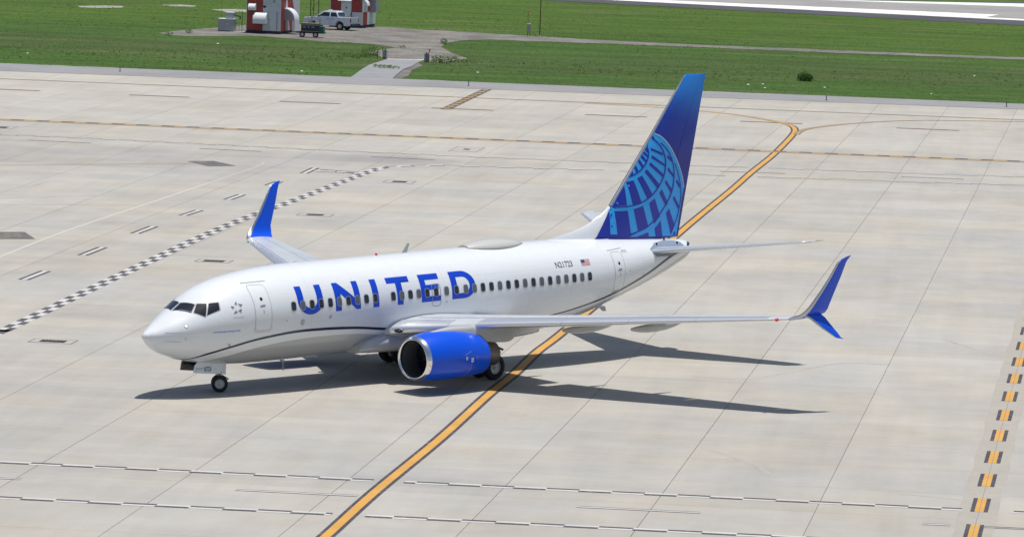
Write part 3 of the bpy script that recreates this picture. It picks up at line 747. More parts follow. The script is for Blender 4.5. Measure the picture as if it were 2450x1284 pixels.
    cowl = [(.22, .972, 1.56), (.5, 1.025, 1.57), (.9, 1.065, 1.575), (1.45, 1.085, 1.575), (2.1, 1.07, 1.56), (2.7, 1.015, 1.53), (3.25, .945, 1.49), (3.68, .875, 1.46), (3.69, .845, 1.46), (3.0, .80, 1.50)]
    eng = MB().loft([nring(a, b, c_, 1.) for a, b, c_ in cowl], caps=False).build('engine', M_BLUE, ang=60); P(eng)
    lip = [(.22, .973, 1.56), (.13, .955, 1.555), (.06, .918, 1.55), (.015, .885, 1.55), (0, .855, 1.55), (.02, .825, 1.55), (.08, .80, 1.55), (.16, .785, 1.55)]
    P(MB().loft([nring(a, b, c_, 1.) for a, b, c_ in lip], caps=False).build('inlet_lip', M_METAL, ang=60), eng)
    P(MB().loft([nring(a, b, c_, .9) for a, b, c_ in ((.16, .785, 1.55), (.5, .76, 1.55), (1.0, .775, 1.55))], caps=False).build('inlet_duct', mat('duct_grey', (.07, .075, .08), .4), ang=60), eng)
    P(MB().lathe([(1.15, .80), (1.15, .01)], (NAC[0], Y, 1.55), (1, 0, 0), 32).build('fan_case', M_DARK), eng)
    fanb = MB()
    for k in range(24):
        a = 2*pi*k/24; pr_ = []
        for r_, w_, tws in ((.2, .07, .3), (.5, .10, .7), (.765, .11, 1.0)):
            for s2 in (-1, 1):
                aa = a+s2*w_*cos(tws)/r_*.55
                pr_.append(Vector((NAC[0]+.98+s2*w_*sin(tws)*.6, Y+r_*cos(aa), 1.55+r_*sin(aa))))
        fanb.add(pr_, [(0, 1, 3, 2), (2, 3, 5, 4)])
    P(fanb.build('fan_blades', mat('fan_titanium', (.10, .10, .11), .35, .8)), eng)
    P(MB().lathe([(.62, .005), (.68, .08), (.85, .17), (1.02, .215)], (NAC[0], Y, 1.55), (1, 0, 0), 20).build('spinner', M_DARK), eng)
    P(MB().lathe([(3.0, .70), (3.7, .63), (4.2, .57), (4.6, .52), (4.61, .49), (4.2, .47)], (NAC[0], Y, 1.47), (1, 0, 0), 32).build('exhaust_nozzle', M_HOT, ang=60), eng)
    P(MB().lathe([(4.1, .36), (4.6, .30), (5.0, .12), (5.12, .01)], (NAC[0], Y, 1.47), (1, 0, 0), 20).build('exhaust_plug', M_HOT, ang=60), eng)
    P(MB().tube((15.3, Y-side*-.25, 1.72), (15.6, Y+side*.25, 1.60), .05, n=8).build('drain_pipe', M_HOT), eng)
    # strake on the inboard shoulder of the cowl
    a = radians(28); dirv = Vector((0, -side*cos(a), sin(a)))
    c0 = Vector((NAC[0], Y, 1.57)); st = [c0+Vector((1.0, 0, 0))+dirv*1.04, c0+Vector((2.3, 0, 0))+dirv*1.04, c0+Vector((2.3, 0, 0))+dirv*1.34, c0+Vector((1.7, 0, 0))+dirv*1.28]
    nn = Vector((1, 0, 0)).cross(dirv)*.012
    P(mesh('engine_strake', [v-nn for v in st]+[v+nn for v in st], [(0, 1, 2, 3), (7, 6, 5, 4), (0, 4, 5, 1), (1, 5, 6, 2), (2, 6, 7, 3), (3, 7, 4, 0)], M_BLUE), eng)
    if side < 0:
        def onc(x, z, sd=-1, off=.004):
            s_ = x-NAC[0]
            for p_, q_ in zip(cowl, cowl[1:]):
                if s_ <= q_[0]: break
            t = (s_-p_[0])/(q_[0]-p_[0]); r = p_[1]+(q_[1]-p_[1])*t; cz = p_[2]+(q_[2]-p_[2])*t
            for _ in range(2):
                v = (z-cz)/r; a_ = math.asin(max(-.97, min(.97, v)))
                rr_ = r*(1-max(0, -sin(a_))**2*.10)*(1+.02*abs(cos(a_)))
            return Vector((x, Y-(rr_+off)*cos(a_), cz+(rr_+off)*sin(a_)))
        pk = mat('marking_pink', (.55, .25, .40), .4); wt = mat('marking_white', (.7, .72, .78), .4)
        decal('engine_marking', [ribbon([(13.05, 1.38, 1.37), (13.075, 1.38, 1.0)])], pk, eng, fn=onc)
        vl = interp([(13.06, 1.36), (13.06, 1.1), (13.02, .9), (12.9, .72), (12.78, .64)], 4)
        decal('engine_marking', [[[(a-.012, b) for a, b in vl]+[(a+.012, b) for a, b in reversed(vl)]]], pk, eng, fn=onc)
        decal('engine_marking', [[rrect(13.07, 1.47, .15, .17, .02), rrect(13.07, 1.47, .07, .05, .01)]], wt, eng, fn=onc, off=.006)
        decal('engine_marking', [[[(12.72+.055*cos(k*pi/6), 1.56+.075*sin(k*pi/6)) for k in range(12)], [(12.72+.02*cos(k*pi/6), 1.56+.035*sin(k*pi/6)) for k in range(12)]]], wt, eng, fn=onc, off=.006)
        decal('engine_marking', [[[(12.62+.10*k, 1.70+.035*k), (12.68+.10*k, 1.73+.035*k), (12.68+.10*k, 1.715+.035*k), (12.62+.10*k, 1.685+.035*k)]] for k in range(4)], wt, eng, fn=onc, off=.006)
        decal('engine_marking', [[rrect(13.38, 1.60, .10, .025, .005)], [rrect(13.40, 1.55, .12, .02, .005)], [rrect(13.39, 1.47, .12, .02, .005)]], mat('marking_blue', (.12, .25, .7), .4), eng, fn=onc, off=.006)
        for x_, z_ in ((13.9, 2.05), (14.05, 1.90), (14.4, 1.78), (14.35, .98)): decal('latch', [[rrect(x_, z_, .03, .03, .008)]], M_METALD, eng, fn=onc, off=.008)
    # cowl seam
    # horizontal stabiliser
    def hs(y, c0=0., c1=1., n=10, k=0.):
        t = (y-.55)/(7.17-.55); xl = 28.48+(32.35-28.48)*t; c_ = 3.35+(1.10-3.35)*t; z = 4.44+(5.28-4.44)*t
        return foil(xl-k, c_+k, y, z, .095, c0, c1, n, 0, camber=-.004)
    ys = [.5, 1.5, 3, 5, 6.7, 6.95]
    stb = MB().loft(mirror([hs(y, 0, .72, 14) for y in ys]+mirror([foil(32.78, .68, 7.22, 5.29, .05, 0, 1, 14)], 1), side)).build('horizontal_stabilizer', M_WING, ang=40); P(stb)
    P(MB().loft(mirror([hs(y, 0, .10, 8, .012) for y in ys], side)).build('stabilizer_edge', M_SLAT, ang=50), stb)
    P(MB().loft(mirror([hs(y, .725, 1, 6) for y in ys], side)).build('elevator', M_WING, ang=40), stb)
# red-white cable lock at tailplane root, seal plate
sp_ = [(28.7, 4.60), (29.3, 4.80), (30.2, 4.84), (30.9, 4.78), (31.25, 4.70), (31.45, 4.45), (31.2, 4.30), (30.0, 4.2), (29.0, 4.25)]
for s in (-1, 1): decal('stabilizer_seal_plate', [[sp_]], mat('seal_grey', (.24, .29, .37), .35), side=s, off=.008, step=.06, xstep=.2)
P(MB().tube((28.85, -.98, 4.32), (28.95, -.97, 3.98), .018, n=6).ball((28.95, -.98, 3.97), .03, 6).build('vane', M_STEEL))
for x, z in ((29.35, 4.72), (30.9, 4.66), (30.25, 4.84)): P(MB().box(x, x+.05, -fy(x, z)-.03, -fy(x, z)+.03, z-.05, z+.10).build('fin_fitting', M_DARK))
P(MB().lathe([(-.05, .17), (0, .19), (.04, .16), (-.2, .14)], (32.12, 0, 4.40), (1, 0, 0), 20).build('exhaust_outlet', M_DARK))
P(MB().tube((32.1, 0, 4.62), (32.28, 0, 4.58), .018, n=6).build('tail_light', M_STEEL))

# ---- fin and rudder
LEP = [(25.85, 5.0), (26.02, 5.2), (26.35, 5.62), (26.68, 6.08), (27.0, 6.58), (29.57, 9.66), (31.60, 12.14), (31.78, 12.28)]
def fle(z):
    for a, b in zip(LEP, LEP[1:]):
        if z <= b[1]: break
    t = (z-a[1])/(b[1]-a[1]); return a[0]+(b[0]-a[0])*t
def fte(z): return 31.50+(33.09-31.50)*(z-4.85)/(12.28-4.85)
def fin_t(x, z):
    """half thickness of the fin"""
    l, r = fle(z), fte(z); t = min(max((x-l)/(r-l), 0), 1); tc = .105
    return (r-l)*5*tc*(.2969*sqrt(t)-.126*t-.3516*t*t+.2843*t**3-.1015*t**4)+.002
DT = [(22.9, 5.26, .02), (23.8, 5.40, .05), (24.8, 5.58, .09), (25.6, 5.80, .13), (26.2, 6.08, .16), (26.7, 6.36, .18), (26.98, 6.58, .17)]
def dors(x, z):
    if x > 26.98: return 0.
    t_ = None
    for a, b in zip(DT, DT[1:]):
        if x <= b[0]: k = (x-a[0])/(b[0]-a[0]); t_ = [p_+(q_-p_)*k for p_, q_ in zip(a, b)]; break
    f = (z-5.05)/(t_[1]-5.05); w = t_[2]
    if f >= 1: return 0.
    if f < .45: return w*(1.5-f/.45*.5)
    return w*(1-(f-.45)/.55*.55) if f < .9 else w*.5*(1-f)/.1
def onfin(x, z, side=-1, off=.004): return Vector((x, side*(max(fin_t(x, z), dors(x, z))+off), z))
def finsec(z, c0, c1, n=14, off=0.):
    l, r = fle(z), fte(z); out = []; ts = [c0+(c1-c0)*((k/n)**2 if c0 == 0 else k/n) for k in range(n+1)]
    for t in reversed(ts): x = l+(r-l)*t; out.append(Vector((x, fin_t(x, z)+off, z)))
    for t in (ts[1:] if c0 == 0 else ts): x = l+(r-l)*t; out.append(Vector((x, -fin_t(x, z)-off, z)))
    return out
fm = NT('fin_paint')
def build_fin_mat():
    t = fm; tc = t.n('TexCoord'); sx = t.n('SeparateXYZ'); t.t.links.new(tc.outputs['Object'], sx.inputs[0])
    # printed fade: halftone dots of pale blue growing towards the tip
    q = t.map(tc.outputs['Object'], sc=(11, 1, 11), rot=(0, radians(45), 0)); s2 = t.n('SeparateXYZ'); t.t.links.new(q, s2.inputs[0])
    dx = t.math('SUBTRACT', t.math('FRACT', s2.outputs['X']), .5); dz = t.math('SUBTRACT', t.math('FRACT', s2.outputs['Z']), .5)
    d = t.math('SQRT', t.math('ADD', t.math('MULTIPLY', dx, dx), t.math('MULTIPLY', dz, dz)))
    g = t.rng(t.math('ADD', sx.outputs['Z'], t.math('MULTIPLY', t.math('SUBTRACT', sx.outputs['X'], 31.), .35)), 10.3, 12.7, 0., .85)
    dot = t.rng(t.math('SUBTRACT', g, d), -.05, .05, 0., .55)
    base = t.mix(t.rng(sx.outputs['Z'], 8.2, 12.0, 0., 1.), (.010, .018, .26), (.010, .055, .46))
    base = t.mix(t.math('MULTIPLY', g, .75), base, (.015, .20, .66)); base = t.mix(dot, base, (.02, .26, .75))
    t.t.links.new(base, t.b.inputs['Base Color']); t.b.inputs['Roughness'].default_value = .35; t.b.inputs['Coat Weight'].default_value = .15
build_fin_mat()
zs = [4.85, 5.2, 5.62, 6.08, 6.58, 7.5, 8.5, 9.66, 11, 12.14]
tipc = [Vector((v.x, v.y*.35, 12.28)) for v in finsec(12.26, 0, .70)]
fin = MB().loft([finsec(z, 0, .70) for z in zs]+[tipc]).build('fin', fm.m, ang=45); P(fin)
tipc = [Vector((v.x, v.y*.35, 12.28)) for v in finsec(12.26, .705, 1)]
rud = MB().loft([finsec(z, .705, 1) for z in [4.9]+zs[1:]]+[tipc]).build('rudder', fm.m, ang=45); P(rud)
P(MB().loft([[v+Vector((-.012, 0, 0)) for v in finsec(z, 0, .035, 8, .004)] for z in zs[4:]]).build('fin_leading_edge', M_METALD, ang=50), fin)
# dorsal fin
ds = []
for x, zt_, w in interp([(22.9, 5.26, .02), (23.8, 5.40, .05), (24.8, 5.58, .09), (25.6, 5.80, .13), (26.2, 6.08, .16), (26.7, 6.36, .18), (26.98, 6.58, .17)], 3):
    zb0 = 5.05
    ds.append([Vector((x, -w*1.5, zb0)), Vector((x, -w, zb0+.45*(zt_-zb0))), Vector((x, -w*.45, zt_-.05)), Vector((x, 0, zt_)), Vector((x, w*.45, zt_-.05)), Vector((x, w, zb0+.45*(zt_-zb0))), Vector((x, w*1.5, zb0))])
P(MB().loft(ds).build('dorsal_fin', M_WHITE, ang=60))
# globe print, drawn in the outline plane of the fin
def gz(pts):
    out = []
    for X, Y_ in pts:
        px, py_ = 1400+X/4.585, 300+Y_/4.586
        d = CF*FPX+CR*(px-SW/2)-CU*(py_-SH/2); o = CAM.copy()
        o.z -= TILT*(o.x-16.5); d.z -= TILT*d.x
        t = (-.14-o.y)/d.y; q = o+d*t; out.append((q.x, q.z))
    return out
def clipfin(poly):
    out = []
    for x, z in poly:
        z = min(max(z, 4.95), 12.2); out.append((min(max(x, fle(z)+.10 if z > 6.5 else fle(z)+.02), fte(z)-.012), z))
    return out
M_CYAN = mat('pale_blue_paint', (.03, .36, .86), .35, 0, .1); M_FNAVY = mat('deep_blue_paint', (.012, .028, .36), .35, 0, .1)
outer = interp([(765, 78), (850, 115), (920, 185), (980, 275), (1040, 395), (1080, 500), (1108, 600), (1120, 690)], 4)
glo = outer+[(1104, 760), (1085, 880), (1060, 1030), (1035, 1185), (1030, 1215), (480, 1218), (80, 1225), (150, 1150), (230, 1010), (268, 920), (290, 860), (400, 660), (520, 450), (640, 250), (740, 110)]
BANDS = [ # bars in deep blue
[(690,200),(668,225),(712,262),(716,240)], [(650,248),(640,268),(705,302),(714,285)], [(632,285),(622,310),(703,352),(712,330)], [(610,322),(598,352),(682,412),(694,385)],
[(575,372),(562,402),(640,470),(658,445)], [(538,440),(528,470),(580,520),(602,495)], [(505,500),(480,545),(520,560),(550,540)],
[(735,115),(722,135),(835,205),(800,165)], [(745,245),(740,270),(872,332),(868,300)], [(750,325),(740,355),(892,452),(892,425)], [(730,402),(714,432),(876,578),(888,545)],
[(688,478),(663,507),(800,692),(832,650)], [(635,548),(582,577),(684,805),(746,755)], [(545,600),(463,622),(520,866),(618,842)], [(415,663),(330,800),(325,885),(458,872)],
[(930,322),(912,347),(972,402),(968,365)], [(935,458),(918,487),(1000,580),(1000,545)], [(905,598),(888,622),(966,750),(978,700)], [(855,698),(822,738),(900,885),(928,850)],
[(770,798),(703,850),(760,1078),(832,992)], [(635,880),(528,918),(572,1164),(692,1104)], [(466,933),(333,938),(345,1198),(492,1194)], [(258,930),(272,1199),(90,1225),(150,1150),(225,1010)],
[(90,1225),(272,1192),(345,1192),(492,1188),(572,1160),(640,1135),(560,1175),(470,1219)],
[(1035,588),(1020,615),(1066,692),(1072,650)], [(1002,770),(985,800),(1050,922),(1064,880)], [(940,908),(903,962),(960,1182),(1007,1085)], [(840,1043),(765,1130),(780,1215),(862,1215)], [(692,1170),(560,1217),(700,1217)], [(1010,1160),(985,1200),(1022,1205),(1024,1180)]]
ARCS = [([(690,200),(712,245),(718,292),(706,362),(670,432),(620,492),(560,537),(500,568),(462,584)], 12), ([(735,115),(792,162),(850,235),(886,320),(900,400),(890,500),(860,592),(800,692),(730,770),(640,832),(540,872),(430,890),(288,892)], 15),
([(850,190),(920,270),(965,350),(991,440),(1000,530),(988,660),(952,770),(890,882),(800,1000),(690,1102),(600,1150),(480,1192)], 14), ([(1005,410),(1040,500),(1066,600),(1083,700),(1082,800),(1066,900),(1046,980),(1010,1080),(960,1195)], 11)]
def arcband(pts, w):
    p = interp(pts, 4); L = []; Rr = []
    for i, q in enumerate(p):
        a = p[max(i-1, 0)]; b = p[min(i+1, len(p)-1)]; dx, dy = b[0]-a[0], b[1]-a[1]; l = math.hypot(dx, dy) or 1
        L.append((q[0]-dy/l*w/2, q[1]+dx/l*w/2)); Rr.append((q[0]+dy/l*w/2, q[1]-dx/l*w/2))
    return L, Rr
for s in (-1, 1):
    decal('fin_base_paint', [[[(25.88, 5.14), (26.04, 5.24), (26.36, 5.62), (26.70, 6.08), (26.97, 6.52), (27.25, 6.75), (27.3, 5.14)]]], fm.m, fin, side=s, fn=onfin, off=.008, step=.12, xstep=.12)
    decal('globe_field', [[clipfin(gz(glo))]], M_CYAN, fin, side=s, fn=onfin, off=.010, step=.2, xstep=.2)
    decal('globe_bars', [[clipfin(gz(b))] for b in BANDS], M_FNAVY, fin, side=s, fn=onfin, off=.016, step=.2, xstep=.2)
    vs = []; fs = []
    for pts, w in ARCS:
        L, Rr = arcband(pts, w); L = clipfin(gz(L)); Rr = clipfin(gz(Rr)); n0 = len(vs)
        for a, b in zip(L, Rr): vs += [onfin(*a, s, .022), onfin(*b, s, .022)]
        fs += [(n0+2*i, n0+2*i+1, n0+2*i+3, n0+2*i+2) for i in range(len(L)-1)]
    P(mesh('globe_meridians', vs, fs, M_FNAVY), fin)
    L, Rr = arcband([(765,78),(850,115),(920,185),(980,275),(1040,395),(1080,500),(1108,600),(1118,680)], 11); L = clipfin(gz(L)); Rr = clipfin(gz(Rr))
    vs = []
    for a, b in zip(L, Rr): vs += [onfin(*a, s, .022), onfin(*b, s, .022)]
    P(mesh('globe_rim', vs, [(2*i, 2*i+1, 2*i+3, 2*i+2) for i in range(len(L)-1)], mat('rim_grey', (.38, .50, .58), .4)), fin)
P(MB().ball((27.93, -.30, 7.45), .035, 6).build('logo_bolt', M_METALD))

# ---- landing gear
def wheel(name, c, r, w, parent, hub, out=-1):
    c = Vector(c); ax = Vector((0, 1, 0))
    tp = [(-w/2*.75, hub), (-w/2, hub+.03), (-w/2, r*.80), (-w/2*.82, r*.94), (-w/2*.4, r), (w/2*.4, r), (w/2*.82, r*.94), (w/2, r*.80), (w/2, hub+.03), (w/2*.75, hub)]
    t = MB().lathe(tp, c, ax, 32).build(name, M_RUB, ang=40); P(t, parent)
    rp = [(-w/2*.75, hub), (-w/2*.80, hub*.93), (-w/2*.5, hub*.85), (-w/2*.38, hub*.45), (-w/2*.62, hub*.25), (-w/2*.66, .01), (w/2*.66, .01), (w/2*.62, hub*.25), (w/2*.38, hub*.45), (w/2*.5, hub*.85), (w/2*.80, hub*.93), (w/2*.75, hub)]
    rm = MB().lathe(rp, c, ax, 28).build('wheel_rim', M_RIM, ang=30); P(rm, t)
    h = MB()
    for s in (-1, 1):
        h.tube(c+Vector((0, s*w*.31, 0)), c+Vector((0, s*w*.36, 0)), hub*.20, n=12)
        for k in range(8): h.ball(c+Vector((hub*.66*cos(k*pi/4), s*w*.235, hub*.66*sin(k*pi/4))), hub*.07, 5)
    P(h.build('hub_cap', M_STEEL), t); return t
zn = TILT*12.5
NX = 4.22; ST = radians(-38)     # the nose wheels are turned
def stp(x, y, z): return (NX+x*cos(ST)-y*sin(ST), x*sin(ST)+y*cos(ST), z)
ng = MB().tube((NX-.02, 0, 1.6), (NX, 0, zn+.55), .075, n=12).tube((NX, 0, zn+.62), (NX, 0, zn+.34), .05, n=12).tube(stp(0, -.17, zn+.343), stp(0, .17, zn+.343), .05, n=10).tube((3.3, 0, 1.45), (NX-.07, 0, zn+.75), .04, n=8)
ng.tube((NX-.02, -.18, 1.02), (NX-.02, .18, 1.02), .04, n=8)
nose_gear = ng.build('nose_gear', M_RIM); P(nose_gear)
P(MB().tube(stp(.06, 0, zn+.70), stp(.38, 0, zn+.52), .022, n=6).tube(stp(.38, 0, zn+.52), stp(.06, 0, zn+.36), .022, n=6).build('torque_link', M_STEEL), nose_gear)
for s in (-1, 1):
    w_ = wheel('wheel', (0, s*.20, 0), .343, .20, nose_gear, .20); w_.location = (NX+.20*s*-sin(ST)*0, 0, zn+.343); w_.rotation_euler = (0, 0, ST)
P(MB().ball((NX-.1, -.1, 1.0), .07, 8).ball((NX-.1, .1, 1.0), .07, 8).build('taxi_lamp', M_GLASS), nose_gear)
def panel(name, pts, th, m, parent=None):
    vs = [Vector(p) for p in pts]; n = (vs[1]-vs[0]).cross(vs[2]-vs[0]).normalized()*th/2; k = len(vs)
    o = mesh(name, [v-n for v in vs]+[v+n for v in vs], [tuple(range(k))[::-1], tuple(range(k, 2*k))]+[(i, (i+1) % k, k+(i+1) % k, k+i) for i in range(k)], m); P(o, parent); return o
nd = panel('nose_gear_door', [(2.72, -.34, 1.60), (2.56, -.36, 1.48), (2.44, -.42, 1.20), (3.12, -.42, 1.11), (3.92, -.42, 1.03), (3.99, -.36, 1.40), (3.98, -.34, 1.48)], .03, M_WHITE)
def onpan(x, z, side=-1, off=.005): return Vector((x, -.36-.06*min(1, max(0, (1.45-z)/.3))-.016-off, z))
text_poly('ETOPS', .13, 2.58, 1.285, M_TXTL, parent=nd, fn=onpan, xs_=1.05); text_poly('0723', .26, 3.04, 1.20, M_TXT, parent=nd, fn=onpan, xs_=.74, bold=.002)
text_poly('--', .12, 3.58, 1.24, M_TXTL, parent=nd, fn=onpan)
panel('nose_gear_door', [(4.03, -.36, 1.46), (3.97, -.42, 1.02), (4.20, -.40, .98), (4.27, -.34, 1.42)], .03, M_WHITE)
panel('nose_gear_door', [(2.45, .34, 1.60), (2.45, .42, 1.22), (3.98, .42, 1.03), (4.0, .34, 1.45)], .03, mat('door_inside', (.16, .14, .13), .6))
P(MB().box(2.5, 3.9, -.3, .3, 1.42, 1.50).build('wheel_well', M_DARK))
for s in (-1, 1):
    g = MB().tube((16.93, s*2.86, 2.4), (16.80, s*2.86, .56), .12, n=14).tube((16.80, s*2.40, .56), (16.80, s*3.32, .56), .09, n=12).tube((16.88, s*2.86, 1.5), (16.78, s*1.6, 1.75), .06, n=8)
    g.tube((16.9, s*2.86, 1.25), (17.15, s*2.86, .95), .035, n=6).tube((17.15, s*2.86, .95), (16.75, s*2.86, .60), .035, n=6)
    mg = g.build('main_gear', M_STEEL); P(mg)
    for yy in (2.45, 3.27): wheel('wheel', (16.80, s*yy, .563), .563, .42, mg, .31)
    panel('main_gear_door', [(16.25, s*3.02, 2.35), (16.95, s*3.02, 2.35), (16.98, s*3.10, 1.25), (16.30, s*3.10, 1.25)], .03, M_FAIR)
# exposed wheel-well edge plates under the root
for s in (-1, 1): panel('air_inlet_door', [(11.2, s*1.28, 1.72), (11.9, s*1.36, 1.78), (11.75, s*1.20, 1.45), (11.05, s*1.10, 1.40)], .04, mat('door_brown', (.20, .16, .14), .5))
# ------------------------------------------------------------------ ground, paving, markings
def proj(p):
    d = Vector(p)-CAM; z = d.dot(CF); return (SW/2+FPX*d.dot(CR)/z, SH/2-FPX*d.dot(CU)/z, z)
def toab(p):
    det = A0.x*B0.y-A0.y*B0.x; return ((p.x*B0.y-p.y*B0.x)/det, (-p.x*A0.y+p.y*A0.x)/det)
g = 6000
struct(mesh('ground', [(-g,-g,-.06),(g,-g,-.06),(g,g,-.06),(-g,g,-.06)], [(0,1,2,3)], M_GRASS))
apron = struct(mesh('apron', [ab(SLA-22*SL, SLB-16*SL, -.03), ab(SLA+19*SL, SLB-16*SL, -.03), ab(SLA+19*SL, SLB+34*SL, -.03), ab(SLA-22*SL, SLB+34*SL, -.03)], [(0,1,2,3)], M_JOINT))
def slab_geo(a0, b0):
    ga, gb = .011, .005; q = [ab(a0+ga, b0+gb), ab(a0+SL-ga, b0+gb), ab(a0+SL-ga, b0+SL-gb), ab(a0+ga, b0+SL-gb)]
    return [v+Vector((0, 0, -.025)) for v in q]+q
SF = [(4,5,6,7),(0,1,5,4),(1,2,6,5),(2,3,7,6),(3,0,4,7)]
sl = []
for ia in range(-22, 19):
    for ib in range(-16, 34):
        x, y, z = proj(ab(SLA+(ia+.5)*SL, SLB+(ib+.5)*SL)); vis = -150 < x < SW+150 and -20 < y < SH+120
        sl.append((0 if vis else 1, z, ia, ib))
sl.sort()
sm = None; rest = MB()
for k, (v, z, ia, ib) in enumerate(sl):
    a, b = SLA+ia*SL, SLB+ib*SL
    if k < 300:
        if sm is None:
            vs = slab_geo(0, 0); o = mesh('concrete_slab', vs, SF, M_CONC, apron); sm = o.data
        else: o = bpy.data.objects.new('concrete_slab', sm); link(o, apron)
        o.location = ab(a, b)
    else: rest.add(slab_geo(a, b), SF)
o = rest.build('concrete_slab', M_CONC, apron, smooth=False); o['kind'] = 'stuff'

def flat(name, polys, m, z, parent=None, kind='structure'):
    """thin sheets at height z; polys are lists of ground points"""
    vs = []; fs = []
    for p in polys:
        n = len(vs); vs += [(q.x, q.y, z) for q in p]; fs.append(tuple(range(n, n+len(p))))
    o = mesh(name, vs, fs, m, parent)
    bm = bmesh.new(); bm.from_mesh(o.data)
    for f in bm.faces:
        f.normal_update()
        if f.normal.z < 0: f.normal_flip()
    if any(len(f.verts) > 4 for f in bm.faces): bmesh.ops.triangulate(bm, faces=[f for f in bm.faces if len(f.verts) > 4])
    bm.to_mesh(o.data); bm.free()
    if parent is None: o['kind'] = kind
    return o
def R4(a0, a1, b0, b1): return [ab(a0, b0), ab(a1, b0), ab(a1, b1), ab(a0, b1)]
def px(pts): return [at(x, y) for x, y in pts]
def strip(pts, w, off=0.):
    """polyline of ground points -> band quads"""
    L = []
    for i, p in enumerate(pts):
        a = pts[max(i-1, 0)]; b = pts[min(i+1, len(pts)-1)]; d = (b-a); d.z = 0; d.normalize(); n = Vector((-d.y, d.x, 0)); L.append((p+n*(off-w/2), p+n*(off+w/2)))
    return [[L[i][0], L[i+1][0], L[i+1][1], L[i][1]] for i in range(len(L)-1)]
def crv(pts, n=6): return [Vector(t) for t in interp([tuple(p) for p in pts], n)]
# asphalt shoulder beyond the concrete
flat('shoulder', [[ab(-170, 187.6), ab(-56, 191.7), ab(30, 194.6), ab(120, 197.6)]+[ab(120-1.5*k, 202.2-k*1.5/290+mnoise.noise(Vector((k*.9, 0, 0)))*.45+mnoise.noise(Vector((k*.13, 3, 0)))*.5) for k in range(194)]], M_ASPH, .006)
flat('shoulder_seam', [strip([ab(-170, 187.9), ab(-56, 191.95), ab(30, 194.85), ab(120, 197.8)], .45)[k] for k in range(3)], mat('seam_grey', (.22, .205, .19), .9), .010)

# yellow taxi line with black borders
main = crv(px([(640, 1400), (777, 1284), (897, 1176), (1053, 1048), (1168, 944), (1229.6, 894.5), (1284.7, 841.5), (1340, 799.5), (1480, 683), (1650, 536), (1748, 456), (1797, 413), (1846, 374), (1878, 343), (1897, 322), (1902, 311), (1893, 301), (1862, 292.5), (1780, 277.5), (1683, 266.5), (1560, 256), (1400, 247)]), 5)
flat('taxi_line_border', strip(main, .62), M_BLK2, .004)
flat('taxi_line', strip(main, .34), M_YEL, .008)
br = crv(px([(1906, 322), (1916, 314), (1944, 306.5), (2009, 298.5), (2074, 293.5), (2140, 290), (2238, 288.5), (2450, 292), (2700, 300)]), 5)
flat('taxi_line_border', strip(br, .50), M_BLKOLD, .012); flat('taxi_line', strip(br, .34), M_YELOLD, .016)
# long edge lines far across
flat('taxiway_edge_line', strip([ab(a, 182.2) for a in range(-130, 110, 10)], .75), mat('edge_line_brown', (.19, .155, .10), .8), .005)
for k in range(-8, 9):
    a = -40.26+12.18*k; b = 168.4-.035*(a+10)
    flat('lane_dash', [R4(a, a+4.85, b, b+.8)], mat('dash_brown', (.14, .11, .075), .8), .005)
# movement-area boundary: solid band with a row of black dashes on it
flat('boundary_line', [R4(-130, 110, 139.1, 139.75)], M_YELOLD, .010)
flat('boundary_line_dashes', [R4(a0, a0+.92, 139.78, 140.6) for a0 in [-42.0-1.85*48+1.85*k for k in range(130)]], M_BLK, .010)
flat('boundary_line_dashes', [R4(a0+.94, a0+1.83, 139.78, 140.6) for a0 in [-42.0-1.85*48+1.85*k for k in range(130)]], M_YELOLD, .010)
# zipper lines of the service road, foreground
def zipper(b, runs, name='road_edge_line', p=1.19, w=.28, old=False, ph=0.):
    wh = []; bl = []
    for a0, a1 in runs:
        k = math.floor((a0-ph)/p)
        while ph+k*p < a1:
            s, e = max(a0, ph+k*p), min(a1, ph+(k+1)*p); s2, e2 = s, e
            lo, hi = (bl, wh) if k % 2 else (wh, bl)
            if e > s+.05:
                lo.append(R4(s, e, b-w, b-.004)); hi.append(R4(s, e, b, b+w))
            k += 1
    flat(name, wh, M_WHTOLD if old else M_WHT, .008); flat(name, bl, M_BLKOLD if old else M_BLK, .008)
zipper(-18.15, [(-30, 12.8), (13.95, 34.15), (36.0, 80)], ph=.10)
zipper(-26.0, [(-30, 12.75), (13.95, 34.0), (36.0, 80)], ph=.62)
for a in (-15.9, -3.7, 8.5, 20.72, 32.93, 45.1):
    e = a+4.4
    for s_, e_ in (((a, min(e, 33.9)),) if a < 34 else ((a, e),)):
        flat('lane_dash', [R4(s_, e_, -21.98, -21.90), R4(s_, e_, -21.70, -21.62)], M_BLK, .008); flat('lane_dash', [R4(s_, e_, -21.89, -21.71)], M_WHT, .008)
flat('lane_dash', [R4(35.1, 38.2, -21.98, -21.90), R4(35.1, 38.2, -21.70, -21.62)], M_BLK, .008)
# yellow dashes at the right, on a strip of darker worn concrete
wp = []
R3 = random.Random(3)
pa = [(34.13-R3.random()*.12, -60+2.5*k) for k in range(46)]; pb = [(35.40+R3.random()*.12, -60+2.5*k) for k in range(46)]
for k in range(45): wp.append([ab(*pa[k]), ab(*pb[k]), ab(*pb[k+1]), ab(*pa[k+1])])
flat('worn_strip', wp, M_PATCH, .003)
for k in range(-5, 13):
    b = -16.95+6.03*k
    flat('yellow_dash_border', [R4(34.46, 34.61, b-1.6, b+1.6), R4(34.94, 35.09, b-1.6, b+1.6)], M_BLK2, .008)
    flat('yellow_dash', [R4(34.614, 34.765, b-1.58, b+1.58), R4(34.785, 34.936, b-1.58, b+1.58)], M_YEL, .008)
flat('strip_joint', [R4(34.765, 34.785, -60, 52)], M_JOINT, .0055)
